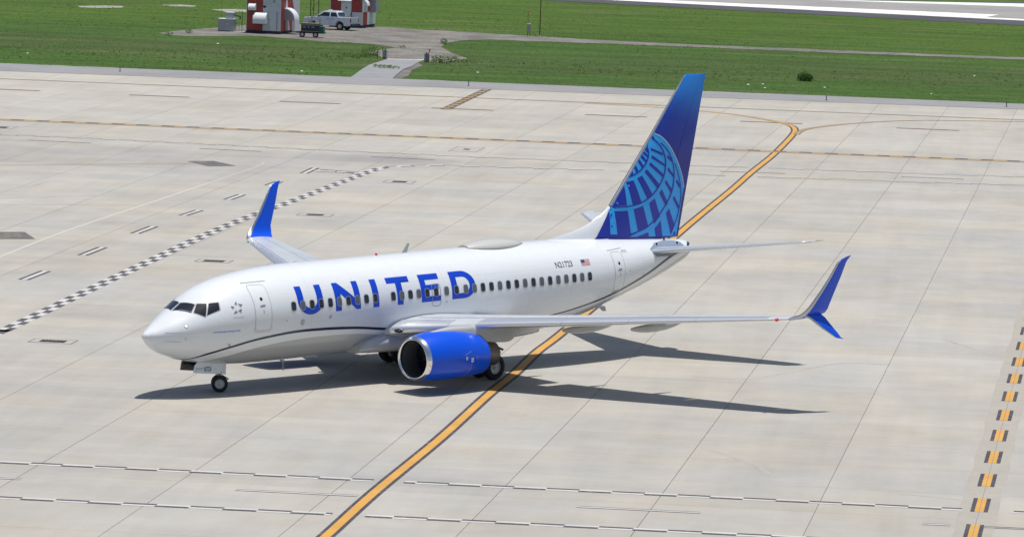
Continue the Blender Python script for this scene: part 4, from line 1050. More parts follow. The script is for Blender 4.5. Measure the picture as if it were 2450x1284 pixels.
# ladder at the far edge
l0, l1 = at(1065, 262), at(1166, 214)
dv = (l1-l0); Ld = dv.length; dv.normalize(); nv = Vector((A0.x, A0.y, 0))
flat('ladder_mark_border', [[l0-nv*.40, l0+nv*.40, l1+nv*.40, l1-nv*.40]], mat('ladder_black', (.10, .075, .06), .8), .018)
flat('ladder_mark', [[l0+dv*(s)-nv*.26, l0+dv*s+nv*.26, l0+dv*(s+Ld/22)+nv*.26, l0+dv*(s+Ld/22)-nv*.26] for s in [Ld/11*(k+.2) for k in range(11)]], M_YELOLD, .022)
# diagonal zipper line, middle distance
def zip2(pts, name, p=1.19, w=.32, old=False):
    ln = crv(px(pts), 24); 
    d = 0; wh = []; bl = []; cur = [ln[0]]; seg = []; k = 0; acc = 0
    for a, b in zip(ln, ln[1:]):
        L = (b-a).length; s = 0
        while acc+(L-s) >= p:
            s += p-acc; q = a.lerp(b, s/L); cur.append(q); seg.append(cur); cur = [q]; acc = 0
        acc += L-s; cur.append(b)
    for k, c_ in enumerate(seg):
        lo, hi = (bl, wh) if k % 2 else (wh, bl)
        lo += strip(c_, w, -w/2-.002); hi += strip(c_, w, w/2+.002)
    flat(name, wh, M_WHTOLD if old else M_WHT, .006); flat(name, bl, M_BLKOLD if old else M_BLK, .006)
zip2([(-160, 868), (0, 793), (59, 767), (509.8, 554), (702.4, 480), (826.5, 432.5), (904.9, 404), (950, 398.5), (1010, 396.5), (1065, 396), (1120, 398), (1218, 401), (1300, 403.3), (1480, 409)], 'road_edge_line', w=.34)
zip2([(1480, 410), (1650, 417), (1767.6, 421.5)], 'road_edge_line', old=True); zip2([(1814, 424), (1937, 427.6), (2068, 431), (2205, 436.7), (2375, 441.6), (2450, 444.2), (2700, 453)], 'road_edge_line', old=True)
zip2([(-200, 315), (0, 322.5), (286.6, 335), (617, 351.5), (780.8, 359.8), (1022.4, 370.6), (1234.7, 380), (1560, 392.5), (1797, 401.5)], 'road_edge_line', old=True)
zip2([(1839, 403), (2025.5, 409), (2201.8, 415.5), (2384.7, 421.4), (2450, 423.7), (2700, 431)], 'road_edge_line', old=True)
for (x0, y0, x1, y1) in ((68, 335.4, 218, 342.5), (476.6, 355.6, 626, 362.8), (888.6, 374.9, 1038.8, 383), (1722, 410, 1878.6, 415.5), (2156, 423, 2306, 428.6)):
    flat('lane_dash', strip([at(x0, y0), at(x1, y1)], .35), M_BLKOLD, .006)
for (x0, y0, x1, y1) in ((56, 669, 110, 648), (197, 610.5, 246, 591.5), (323, 558.5, 368, 541.5), (438, 515.4, 477, 503), (545, 477.5, 579, 465.5), (642, 443.6, 668, 434.5), (727, 414.5, 755, 401.8)):
    p, q = at(x0, y0), at(x1, y1)
    flat('lane_dash', strip([p, q], .17, .22)+strip([p, q], .17, -.22), M_BLK, .006); flat('lane_dash', strip([p, q], .22), M_WHT, .006)
flat('edge_line', strip(crv(px([(-120, 664), (0, 614), (165, 550), (373.8, 480.2), (498.4, 438.2)]), 4), .17), mat('line_cream', (.52, .505, .46), .7), .006)
flat('edge_line', strip(crv(px([(498.4, 438.2), (592, 407), (622, 395.5), (631, 389.5), (612, 385)]), 4), .17), M_WHTOLD, .006)
flat('faint_line', strip(crv(px([(-80, 396), (0, 395.5), (249, 393), (467, 391.3)]), 4), .30), mat('faint_ochre', (.34, .25, .17), .8), .005)
M_OLDBLK = mottled('worn_black_panel', (.10, .095, .10), (.18, .17, .165), 1.2, 6., .8, .15)
flat('painted_panel', [px([(448.6, 385.8), (510.9, 385.2), (563.9, 396.9), (498.4, 398.3)])], M_OLDBLK, .012)
flat('painted_panel', [px([(-60, 555), (59, 555), (84.5, 571.8), (-60, 571.8)])], M_OLDBLK, .012)
gl = []
for x0 in (-20, 8, 30): gl += strip(px([(x0, 560.5), (x0+18, 560)]), .22)+strip(px([(x0+2, 566), (x0+22, 565.2)]), .22)
flat('painted_glyph', gl, mat('glyph_ochre', (.33, .25, .15), .8), .016)
flat('painted_panel', [px([(756.2, 410.6), (767.9, 405.6), (858, 411.6), (846.4, 415.4)])], M_BLK, .012)
gl = []
for x0 in (766, 792, 816, 842): gl += strip(px([(x0-2, 410.4+(x0-766)*.055), (x0+2, 407.6+(x0-766)*.055)]), .75)
gl += strip(px([(830, 412.8), (848, 414)]), .3)
flat('painted_glyph', gl, M_WHTOLD, .016)
# tyre arcs
for pts, w in (([(0, 474), (140, 470), (330, 465), (420, 464)], .5), ([(0, 489), (160, 489), (340, 491)], .5), ([(0, 447), (60, 448), (110, 434)], .35), ([(1660, 900), (1800, 905), (2000, 870), (2130, 872)], .22), ([(1700, 1075), (1800, 1110), (1850, 1140)], .22), ([(2260, 812), (2380, 850), (2430, 866)], .22), ([(2150, 1180), (2300, 1195), (2380, 1212)], .18)):
    flat('tyre_mark', strip(crv(px(pts), 6), w), mottled('rubber_trace_'+str(len(MATS)), (.36, .34, .32), (.41, .39, .365), .6, 3.), .0035)

# runway, far right
def pl(x, a, b): return (x, a[1]+(b[1]-a[1])*(x-a[0])/(b[0]-a[0]))
XS = [500+150*k for k in range(19)]
def band(name, la, lb, m, z, xs_=XS):
    A = [at(*pl(x, *la)) for x in xs_]; B = [at(*pl(x, *lb)) for x in xs_]
    flat(name, [[A[i], A[i+1], B[i+1], B[i]] for i in range(len(xs_)-1)], m, z)
e0 = ((1296, 0), (2450, 61)); e1 = ((1450, 0), (2450, 49.5)); e1b = ((1470, 0), (2450, 46.5)); e2 = ((1568, 0), (2390, 35.5)); e3 = ((1960, 0), (2450, 16.5)); e4 = ((1890, -2), (2450, 9)); e5 = ((1850, -3), (2450, 5)); e0b = ((1440, 0), (2450, 52))
band('runway_shoulder', e0, e5, M_RSH, -.03)
band('runway', e1, e4, M_RWY, -.022)
band('runway_edge_line', e1, ((1475, 0), (2450, 46)), M_BRT, -.014)
pg = [at(*pl(x, (1452, 0), (2349, 43))) for x in (900, 1452, 1900, 2349)]; pg2 = [at(*pl(x, *e2)) for x in (1000, 1568, 2000, 2390)]
flat('aiming_point_mark', [[pg[i], pg[i+1], pg2[i+1], pg2[i]] for i in range(3)], M_BRT, -.006)
band('runway_edge_line', e3, e4, M_BRT, -.014, [1500+150*k for k in range(12)])

# gravel pad, track and driveway
M_PATHP = mottled('pale_path', (.22, .21, .18), (.40, .39, .36), .5, 3., .9, .15)
gp = [(380, 78), (408, 74.5), (508, 66.5), (585, 60), (760, 57), (894, 63), (951, 65), (1000, 69.8), (1080, 74), (1177, 79.5), (1300, 87), (1414, 94.3), (1600, 103), (1769, 110.6), (2000, 120), (2450, 137), (2750, 149), (2750, 154), (2450, 142), (2000, 126), (1769, 116.2), (1540, 107.5), (1355, 100.8), (1177, 94.5), (1100, 97), (1066, 103), (1056, 112), (1080, 126), (1118, 139), (1080, 147), (1029.6, 147), (1015, 143.5), (925, 141), (903, 132), (880, 124), (902, 120), (950, 113), (866, 103), (771, 98.6), (623, 85.7), (454, 85.7), (400, 83)]
rg = random.Random(5); gpp = []
for i, (x, y) in enumerate(gp):
    x2, y2 = gp[(i+1) % len(gp)]; n = max(1, int(math.hypot(x2-x, y2-y)/14))
    for k in range(n): gpp.append(at(x+(x2-x)*k/n+rg.uniform(-2, 2), y+(y2-y)*k/n+(rg.uniform(-.5, .5))))
flat('gravel_track', [gpp], M_GRAVEL, -.040)
dp = [(925, 141.5), (1014, 143.5), (1000, 149), (985, 158), (966, 165), (950, 177), (938, 189), (834, 187.5), (850, 177), (866, 165), (885, 154)]
flat('driveway', [px(dp)], M_DRIVE, -.020)
flat('driveway_line', strip(px([(926, 141), (1014, 143)]), .55), M_BRT, -.010)
flat('driveway_verge', [px([(1000, 149.5), (986, 158), (968, 165), (950, 178), (940, 188.5), (958, 188.5), (978, 180), (985, 168), (1012, 156)])], M_GRAVEL, -.035)
flat('far_path', [px([(185, 14), (250, 12.5), (297, 14.5), (290, 18), (230, 18.5), (192, 17)])], M_PATHP, -.045)
flat('far_path', [px([(505, 22), (560, 21), (596, 23), (596, 28), (540, 28)])], M_PATHP, -.045)
flat('far_path', [px([(385, 11), (430, 10.5), (470, 13), (465, 15.5), (410, 14.5)])], M_PATHP, -.045)

# drain inlets set in the concrete
def drain(cx, cy, la, lb, ga, gb, label):
    c = at(cx, cy); a, b = toab(c); o = empty('drain_inlet', (c.x, c.y, 0)); tag(o, label, 'drain', 'drain inlets set in the concrete')
    def loc(pts, z): return [(q.x-c.x, q.y-c.y, z) for q in pts]
    def fr(la_, lb_, w, z, name, m):
        out = R4(a-la_/2, a+la_/2, b-lb_/2, b+lb_/2); inn = R4(a-la_/2+w, a+la_/2-w, b-lb_/2+w, b+lb_/2-w)
        mesh(name, loc(out, z)+loc(inn, z), [(0,1,5,4),(1,2,6,5),(2,3,7,6),(3,0,4,7)], m, o)
    mesh('surround', loc(R4(a-la/2, a+la/2, b-lb/2, b+lb/2), .006), [(0,1,2,3)], mottled('drain_concrete', (.375, .37, .345), (.40, .39, .36), .8, 4.) if 'drain_concrete' not in MATS else MATS['drain_concrete'], o)
    fr(la, lb, .05, .010, 'kerb_joint', M_BLKOLD)
    mesh('pit', loc(R4(a-ga/2, a+ga/2, b-gb/2, b+gb/2), .010), [(0,1,2,3)], M_DARK, o)
    gr = MB(); n = max(4, int(ga/.16))
    for k in range(n):
        q = R4(a-ga/2+ga*(k+.25)/n, a-ga/2+ga*(k+.55)/n, b-gb/2, b+gb/2); gr.add([(p.x-c.x, p.y-c.y, .016) for p in q], [(0,1,2,3)])
    for b2 in (-gb/2, gb*.2): q = R4(a-ga/2, a+ga/2, b+b2, b+b2+gb*.08); gr.add([(p.x-c.x, p.y-c.y, .020) for p in q], [(0,1,2,3)])
    gr.build('grate', mat('rusty_iron', (.075, .065, .055), .7, .4), o, smooth=False)
DR = [(127, 816, 2.0, 1.35, 1.15, .72, 'dark drain grate left of the airliner nose, nearest drain to the camera'),
 (512, 624.5, 1.85, 1.3, 1.1, .75, 'dark drain grate just left of the grey far wing, under its blue winglet'),
 (754, 514, 2.0, 1.6, .98, .8, 'dark drain grate right of the far blue winglet, below the checkered line'),
 (956, 435, 1.9, 1.9, .9, .9, 'dark drain grate just below the bend of the checkered road line'),
 (1117, 357.5, 1.95, 4.2, .45, .8, 'pale square drain slab with a small dark slot, between road edge and boundary line'),
 (2, 305, 2.0, 2.2, 1.0, 1.2, 'dark drain grate at the left picture edge, by the yellow and black line')]
for d_ in DR: drain(*d_)
# ------------------------------------------------------------------ things beyond the taxiway
GZ = -.05
def frame(name, x, y, rot=0., dx=0., dy=0., z=GZ):
    rz = YAW-pi/2+radians(rot); p = at(x, y, z); p = p+Vector((cos(rz), sin(rz), 0))*dx+Vector((-sin(rz), cos(rz), 0))*dy
    return empty(name, (p.x, p.y, z), rz)
M_SHRED = mat('shelter_red', (.36, .055, .05), .6, var=.12, vscale=1.5); M_SHWHT = mat('shelter_white', (.62, .66, .70), .5, var=.06, vscale=1.5)
M_SKID = mat('skid_navy', (.03, .04, .07), .7); M_HOOD = mat('hood_white', (.72, .76, .78), .45, var=.05); M_GALV = mat('galvanised', (.36, .39, .43), .5, .3, var=.1)
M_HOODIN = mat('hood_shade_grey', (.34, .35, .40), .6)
def bolts(mb, x0, x1, y, z0, z1, n=5):
    for k in range(n):
        z = z0+(z1-z0)*k/(n-1)
        mb.box(x0-.01, x0+.01, y-.015, y, z-.01, z+.01)
def shelter(o, W, D, H, front, side, z0=.28):
    """walls of coloured panels on dark skids"""
    MB().box(.05, W-.05, .05, D-.05, .0, z0).box(-.04, W+.04, -.06, .1, .0, z0*.8).build('skid', M_SKID, o, smooth=False)
    core = MB().box(.03, W-.03, .03, D-.03, z0+.02, H).build('wall', M_SHWHT, o, smooth=False)
    for x0, x1, za, zb_, m in front: MB().box(x0+.008, x1-.008, -.03, .028, za, zb_).build('wall_panel', m, o, smooth=False)
    for pts, m in side:   # outlines in (y, z) on the right-hand side
        MB().prism(pts, 'x', W-.028, W+.03).build('wall_panel', m, o, smooth=False)
    MB().box(-.10, W+.10, -.12, D+.10, H, H+.10).build('roof', M_SHWHT, o, smooth=False)
    for x in (-.005, W-.045): MB().box(x, x+.05, -.035, -.031, z0, H).build('corner_trim', M_HOOD, o, smooth=False)
def hood_front(o, x0, x1, z0, z1, d):
    h = z1-z0; pts = [(-.03, z0), (-.03-d, z0), (-.03-d, z0+h*.35)]+[(-.03-d*cos(a), z0+h*.35+h*.65*sin(a)) for a in [k*pi/16 for k in range(1, 9)]]
    hd = MB().prism(pts, 'x', x0, x1).build('vent_hood', M_HOOD, o, ang=30)
    MB().box(x0+.05, x1-.05, -.03-d+.04, -.05, z0-.015, z0-.002).build('vent_mesh', M_DARK, hd, smooth=False); return hd
s1 = frame('equipment_shelter', 588.5, 79, -14)
tag(s1, 'red and white equipment shelter with curved white vent hoods, left of the pickup', 'shelter')
zb = .30; H = 4.1
shelter(s1, 3.62, 6.3, H, [(0, 1.72, zb, H, M_SHRED), (1.72, 3.62, zb, H, M_SHWHT)],
    [([(0, zb), (1.5, zb), (1.5, H), (0, H)], M_SHRED), ([(1.52, zb), (3.0, zb), (2.2, 2.4), (1.9, H), (1.52, H)], M_SHWHT), ([(3.02, zb), (4.9, zb), (4.3, 2.4), (3.2, H), (1.92, H), (2.22, 2.4)], M_SHRED), ([(4.92, zb), (6.3, zb), (6.3, H), (3.22, H), (4.32, 2.4)], M_SHWHT)], zb)
hood_front(s1, .30, 1.04, 2.32, 2.98, .55); hood_front(s1, .90, 2.25, 1.02, 2.12, .75)
MB().lathe([(0, .17), (.16, .17), (.18, .14), (.10, .13)], (1.92, -.03, 2.72), (0, -1, 0), 16).build('vent_pipe', M_GALV, s1)
MB().lathe([(0, .13), (.01, .001)], (1.92, -.16, 2.72), (0, -1, 0), 12).build('pipe_mouth', M_DARK, s1)
dr_ = MB().box(2.35, 3.25, -.055, -.031, .34, 2.25).build('door', M_SHWHT, s1, smooth=False)
MB().box(2.42, 2.50, -.09, -.057, 1.42, 1.47).box(2.42, 2.5, -.08, -.057, .66, .70).box(3.2, 3.25, -.07, -.057, .4, 2.2).build('door_handle', M_SKID, dr_, smooth=False)
MB().box(2.30, 2.34, -.045, -.032, .34, 2.28).build('door_frame', M_GALV, dr_, smooth=False)
for z in (3.15, 3.3): MB().box(2.75, 3.0, -.036, -.031, z, z+.06).build('small_plate', M_SKID, s1, smooth=False)
qa = [(3.65+1.12*sin(a), 1.42+1.16*cos(a)) for a in [k*pi/20 for k in range(11)]]
hd = MB().prism([(3.65, 1.42)]+qa, 'y', 1.0, 2.5).build('vent_hood', M_HOOD, s1, ang=30)
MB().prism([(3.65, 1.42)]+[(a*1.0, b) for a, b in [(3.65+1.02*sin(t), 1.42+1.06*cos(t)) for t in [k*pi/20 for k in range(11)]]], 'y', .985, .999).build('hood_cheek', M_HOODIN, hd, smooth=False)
MB().box(4.50, 4.77, 1.02, 2.48, .30, 1.418).build('hood_duct', M_HOOD, hd, smooth=False)

s2 = frame('equipment_shelter', 789, 64.5, -15)
tag(s2, 'checkered red and white shelter with a white door and awning, behind the pickup', 'shelter')
H2 = 3.6
shelter(s2, 3.52, 4.6, H2, [(0, 1.17, zb, H2, M_SHRED), (1.17, 2.32, zb, H2, M_SHWHT), (2.32, 3.52, 1.62, H2, M_SHRED), (2.32, 3.52, zb, 1.62, M_SHWHT)],
    [([(0, zb), (.05, zb), (.05, H2), (0, H2)], M_SHWHT), ([(.06, zb), (1.6, zb), (1.6, 1.62), (.06, 1.62)], M_SHRED), ([(.06, 1.64), (1.6, 1.64), (1.6, H2), (.06, H2)], M_SHWHT), ([(1.62, zb), (4.6, zb), (4.6, 1.62), (1.62, 1.62)], M_SHWHT), ([(1.62, 1.64), (4.6, 1.64), (4.6, H2), (1.62, H2)], M_SHRED)], zb)
dr_ = MB().box(1.25, 2.24, -.06, -.031, .34, 2.62).build('door', M_HOOD, s2, smooth=False)
MB().box(1.70, 1.82, -.075, -.061, 1.98, 2.14).build('door_window', M_DARK, dr_, smooth=False); MB().box(1.32, 1.40, -.09, -.061, 1.2, 1.26).build('door_handle', M_SKID, dr_, smooth=False)
MB().prism([(-.03, 2.95), (-.62, 2.82), (-.62, 2.76), (-.03, 2.82)], 'x', .98, 2.38).build('awning', M_HOOD, s2, smooth=False)
MB().box(2.3, 2.36, -.12, -.04, .9, 1.6).build('conduit', M_SKID, s2, smooth=False)
MB().box(3.55, 4.2, 2.4, 3.6, 1.55, 2.95).build('cooling_unit', M_GALV, s2, smooth=False)
hd = MB().prism([(3.55, 2.3)]+[(3.55+.35*sin(a), 2.3+.55*cos(a)) for a in [k*pi/16 for k in range(9)]], 'y', .4, 1.3).build('vent_hood', M_HOOD, s2, ang=30)
MB().box(.2, 3.3, 1.0, 1.2, -.0, .02).build('ground_beam', M_SKID, s2, smooth=False)

# pickup truck
tk = frame('pickup_truck', 812, 73.5, -24, dx=-4.18)
tag(tk, 'white pickup truck parked between the two red and white shelters', 'pickup truck')
M_TRK = mat('truck_white', (.60, .66, .76), .25, 0, .6); Wd = 1.92
def tprism(name, pts, y0, y1, m, par, ang=25): return MB().prism(pts, 'y', y0, y1).build(name, m, par, ang=ang)
prof = [(.12, .42), (.02, .62), (.02, 1.05), (.12, 1.17), (1.25, 1.27), (1.42, 1.30), (4.02, 1.32), (4.02, 1.36), (5.38, 1.38), (5.42, .72), (5.36, .50), (4.66, .48), (4.62, .72), (4.48, .90), (4.18, .97), (3.88, .90), (3.74, .72), (3.70, .46), (1.46, .44), (1.42, .70), (1.28, .88), (1.0, .95), (.72, .88), (.58, .70), (.54, .42)]
n = len(prof); bm = bmesh.new()
rings = []
for y_, s_ in ((0, .0), (.05, .03), (Wd-.05, .03), (Wd, 0)):
    rings.append([bm.verts.new((x, y_, z-(.03 if (y_ in (0, Wd) and z > 1.1) else 0))) for x, z in prof])
for a, b in zip(rings, rings[1:]):
    for i in range(n): bm.faces.new((a[i], a[(i+1) % n], b[(i+1) % n], b[i]))
for r_ in (rings[0][::-1], rings[-1]): bm.faces.new(r_)
bmesh.ops.triangulate(bm, faces=[f for f in bm.faces if len(f.verts) > 4]); bmesh.ops.recalc_face_normals(bm, faces=bm.faces)
me = bpy.data.meshes.new('body'); bm.to_mesh(me); bm.free(); me.materials.append(M_TRK); bo = bpy.data.objects.new('body', me); link(bo, tk)
cab = MB()
cs = []
for z, xf, xr, ins in ((1.29, 1.35, 4.02, .03), (1.45, 1.58, 4.0, .06), (1.83, 2.10, 3.72, .17), (1.93, 2.35, 3.55, .24), (1.95, 2.6, 3.4, .35)):
    cs.append([Vector((xf, ins, z)), Vector((xr, ins, z)), Vector((xr, Wd-ins, z)), Vector((xf, Wd-ins, z))])
cab.loft(cs).build('cab', M_TRK, tk, ang=40)
def sidewin(x0, x1, x2, x3, name='window'):
    for sgn in (0, 1):
        def yy(z): v = .06+(z-1.45)/(1.83-1.45)*.11-.012; return v if sgn == 0 else Wd-v
        vs = [(x0, yy(1.40), 1.40), (x1, yy(1.40), 1.40), (x2, yy(1.80), 1.80), (x3, yy(1.80), 1.80)]
        mesh(name, vs, [(0, 1, 2, 3)], M_GLASS, tk)
sidewin(1.75, 2.98, 2.95, 2.28); sidewin(3.10, 3.92, 3.66, 3.10)
mesh('windscreen', [(1.50, .14, 1.40), (2.09, .24, 1.82), (2.09, Wd-.24, 1.82), (1.50, Wd-.14, 1.40)], [(0, 1, 2, 3)], M_GLASS, tk)
mesh('rear_window', [(4.03, .2, 1.45), (4.03, Wd-.2, 1.45), (3.80, Wd-.26, 1.80), (3.80, .26, 1.80)], [(0, 1, 2, 3)], M_GLASS, tk)
MB().box(4.12, 5.30, .10, Wd-.10, 1.375, 1.39).build('bed_floor', mat('bed_liner', (.05, .05, .05), .8), tk, smooth=False)
for x in (1.60, 3.04, 4.05): MB().box(x, x+.012, -.006, -.001, .55, 1.26).build('door_gap', M_SKID, tk, smooth=False)
for x in (2.75, 3.25): MB().box(x, x+.16, -.03, -.001, 1.10, 1.14).build('door_handle', M_SKID, tk, smooth=False)
MB().box(5.36, 5.43, -.005, .10, .85, 1.25).build('tail_light', mat('tail_light_red', (.16, .02, .03), .3), tk, smooth=False); MB().box(5.36, 5.43, Wd-.10, Wd+.005, .85, 1.25).build('tail_light', mat('tail_light_red', (.16, .02, .03), .3), tk, smooth=False)
MB().box(5.40, 5.62, .03, Wd-.03, .48, .70).build('bumper', M_SKID, tk, smooth=False); MB().box(-.08, .10, .03, Wd-.03, .45, .68).build('bumper', M_GALV, tk, smooth=False)
MB().box(5.42, 5.435, .15, Wd-.15, .80, 1.30).build('tailgate', mat('tailgate_grey', (.42, .48, .50), .4), tk, smooth=False)
for x in (1.0, 4.18):
    for y_ in (.02, Wd-.26):
        w_ = MB().lathe([(0, .22), (-.02, .30), (.0, .38), (.04, .41), (.20, .41), (.24, .38), (.24, .22)], (x, y_, .41), (0, 1, 0), 20).build('wheel', M_RUB, tk)
        MB().lathe([(.02, .22), (.03, .18), (.06, .12), (.03, .08), (.03, .005)], (x, y_, .41), (0, 1, 0), 16).build('wheel_rim', M_RIM, w_)
MB().box(1.75, 1.86, -.22, -.02, 1.30, 1.46).build('side_mirror', M_SKID, tk, smooth=False)
MB().box(2.5, 2.75, .7, 1.2, 1.95, 2.02).build('roof_beacon', M_HOOD, tk, smooth=False)

# generator trailer
tr = frame('generator_trailer', 716, 89.5, -6)
tag(tr, 'small generator trailer with tan hood and green side, in front of the pickup', 'trailer')
M_TAN = mat('trailer_tan', (.20, .19, .13), .6, var=.1); M_GRN = mat('trailer_green', (.02, .10, .08), .4)
MB().box(-.35, 2.5, .10, .20, .42, .52).box(-.35, 2.5, 1.0, 1.1, .42, .52).box(-.9, -.3, .5, .62, .42, .50).box(.0, .1, .1, 1.1, .40, .54).build('chassis', M_SKID, tr, smooth=False)
cb = MB().box(.15, 1.95, .05, 1.15, .58, 1.18).build('engine_housing', M_SKID, tr, smooth=False)
MB().box(.12, 1.98, .02, 1.18, 1.185, 1.42).build('hood', M_TAN, tr, smooth=False)
MB().box(.12, 1.98, .02, .045, .56, .66).build('side_rail', M_TAN, tr, smooth=False)
for x in (.35, 1.2): MB().box(x, x+.28, .03, .048, .98, 1.08).build('vent_grille', M_GALV, cb, smooth=False)
MB().box(.80, .98, .0, .048, .95, 1.25).build('control_box', M_TAN, tr, smooth=False)
MB().box(2.0, 2.42, .0, 1.1, .50, 1.12).build('tank', M_GRN, tr, smooth=False); MB().box(1.98, 2.06, .0, .1, .5, 1.9).build('mast_post', M_TAN, tr, smooth=False)
MB().tube((.3, .6, 1.42), (1.2, .6, 2.1), .05, n=8).tube((.9, .3, 1.42), (1.35, .3, 2.25), .04, n=6).tube((1.35, .3, 2.25), (1.75, .3, 1.5), .04, n=6).tube((.7, .3, 2.35), (.95, .3, 1.45), .03, n=6).build('folded_mast', M_GALV, tr)
for x in (.28, 1.62):
    w_ = MB().lathe([(0, .16), (-.01, .24), (.04, .29), (.16, .29), (.2, .24), (.2, .16)], (x, -.05, .29), (0, 1, 0), 18).build('wheel', M_RUB, tr)
    MB().lathe([(.01, .17), (.03, .10), (.02, .01)], (x, -.05, .29), (0, 1, 0), 14).build('wheel_rim', M_RIM, w_)
    MB().box(x-.36, x+.36, -.08, .2, .60, .63).build('mudguard', M_TAN, tr, smooth=False)

# fuel tank with cabinet and frame, left of the shelter
tb = frame('fuel_tank', 521, 75, -8)
tag(tb, 'grey box tank with a smaller cabinet on top, left of the red shelter', 'tank')
MB().box(0, 1.6, 0, 1.3, .08, 1.22).build('tank_body', M_GALV, tb, smooth=False); MB().box(-.03, 1.66, -.04, 1.34, 1.225, 1.28).build('lid', M_HOOD, tb, smooth=False)
MB().box(.1, 1.5, .1, 1.2, 0, .078).build('base', M_SKID, tb, smooth=False)
cbn = MB().box(.72, 1.52, .3, 1.1, 1.285, 1.86).build('cabinet', M_GALV, tb, smooth=False); MB().box(.70, 1.55, .27, 1.12, 1.865, 1.92).build('cabinet_lid', M_HOOD, cbn, smooth=False)
dm_ = []
c0 = (.95, .85)
for k, (dx, dz) in enumerate(((0, .16), (.14, 0), (0, -.16), (-.14, 0))): dm_.append((c0[0]+dx, c0[1]+dz))
MB().prism(dm_, 'y', -.012, -.001).build('hazard_diamond', mat('sign_white', (.6, .6, .6), .5), tb, smooth=False)
MB().prism([(.87, .87), (.95, .99), (1.03, .87)], 'y', -.02, -.014).build('diamond_mark', M_SKID, tb, smooth=False)
fr_ = MB()
for z in (.15, .45, .75, 1.05, 1.35): fr_.tube((1.75, .2, z), (2.15, .2, z), .015, n=5)
fr_.tube((1.75, .2, 0), (1.75, .2, 2.0), .02, n=6).tube((2.15, .2, 0), (2.15, .2, 2.1), .02, n=6).build('ladder', M_GALV, tb)
MB().tube((2.45, .1, 0), (2.45, .1, 2.1), .03, n=6).tube((1.5, .4, 1.7), (2.2, .3, 1.55), .07, n=8).tube((2.2, .3, 1.55), (2.2, .3, 1.3), .06, n=8).build('pipework', M_SKID, tb)
MB().tube((.32, .2, 1.3), (.32, .2, 4.3), .018, .010, n=6).build('whip_antenna', M_SKID, tb)
MB().box(1.3, 3.4, -.5, .9, -.002, .04).build('slab', M_PATCH, tb, smooth=False)

# lattice tower whose foot stands behind the truck
lt = frame('lattice_tower', 752, 50, 10)
tag(lt, 'thin lattice tower rising out of the frame between shelter and pickup', 'tower')
M_LAT = mat('lattice_ochre', (.16, .15, .08), .6)
legs = [(-.45, 0), (.45, 0), (0, .75)]
for x, y_ in legs: MB().tube((x, y_, 0), (x*.85, y_*.85, 9), .045, n=6).build('leg', M_LAT, lt)
for k in range(9):
    b_ = MB()
    for (x0, y0), (x1, y1) in zip(legs, legs[1:]+legs[:1]): b_.tube((x0*.97, y0*.97, k), (x1*.97, y1*.97, k+1), .022, n=4)
    b_.build('brace', M_LAT, lt)

# small poles on the track
p1 = frame('electrical_cabinet', 1261, 87.5, 5); tag(p1, 'small grey cabinet on legs with an orange-tipped rod, beside the track', 'cabinet')
MB().box(0, .34, 0, .3, .55, 1.25).build('box', M_GALV, p1, smooth=False); MB().box(-.02, .38, -.03, .33, 1.252, 1.30).build('lid', M_HOOD, p1, smooth=False)
for x in (.03, .27): MB().box(x, x+.05, .1, .16, 0, .548).build('leg', M_SKID, p1, smooth=False)
MB().tube((.05, .05, 1.3), (.05, .05, 2.55), .02, n=6).build('rod', M_LAT, p1); MB().ball((.05, .05, 2.6), .09, 8).build('tip', mat('orange_paint', (.55, .12, .02), .5), p1)
p2 = frame('signal_pole', 1291, 88.5, 0); tag(p2, 'tall thin brown pole standing beside the track, cut off by the top of the frame', 'pole')
MB().tube((0, 0, 0), (.04, 0, 7), .055, .045, n=8).build('shaft', mat('pole_brown', (.13, .06, .03), .6), p2)
MB().box(-.5, -.02, -.05, .05, .52, .60).box(-.5, -.45, -.05, .05, 0, .52).build('bracket', M_GALV, p2, smooth=False); MB().box(-.1, .12, -.1, .1, 0, .12).build('footing', M_HOOD, p2, smooth=False)
# culvert markers
for x, y, sgn, lb in ((921, 141.5, 1, 'grey plates with a stake at the left end of the white driveway line'), (1020, 150, -1, 'grey plates with an orange-topped stake at the right end of the driveway line')):
    q = frame('marker_post', x, y, 12*sgn); tag(q, lb, 'marker post')
    MB().box(-.22, -.02, 0, .06, 0, .82).build('plate', M_GALV, q, smooth=False); MB().prism([(.02, 0), (.24, 0), (.24, .72), (.12, .86), (.02, .86)], 'y', .12, .18).build('plate', M_GALV, q, smooth=False)
    MB().box(-.03, .03, -.04, .02, 0, .95).build('post', M_SKID, q, smooth=False)
    MB().tube((-.16*sgn, -.1, 0), (-.16*sgn+.12*(-sgn), -.1, 1.15), .03, n=6).build('stake', mat('stake_brown', (.22, .10, .05), .7), q)
    if sgn < 0: MB().ball((-.16*sgn+.14, -.1, 1.2), .09, 8, sz=1.3).build('stake_top', mat('orange_paint', (.55, .12, .02), .5), q)
    else: MB().box(-.75, -.68, 0, .06, 0, .7).build('post', mat('stake_brown', (.22, .10, .05), .7), q, smooth=False)
# reflector stakes on the shoulder
for x, y, lb in ((287, 171.5, 'short dark reflector stake on the shoulder, leftmost of the four'), (1121, 205.5, 'short dark reflector stake on the shoulder near the striped ladder marking'), (1977, 240, 'short dark reflector stake on the shoulder, below the lone bush'), (2408, 255.5, 'short dark reflector stake on the shoulder, rightmost of the four')):
    q = frame('edge_reflector', x, y, 0, z=.01); tag(q, lb, 'edge marker', 'reflector stakes along the shoulder')
    MB().tube((0, 0, 0), (0, 0, .40), .035, n=6).build('stake', M_SKID, q); MB().tube((0, 0, 0), (0, 0, .03), .10, n=8).build('base', M_SKID, q)
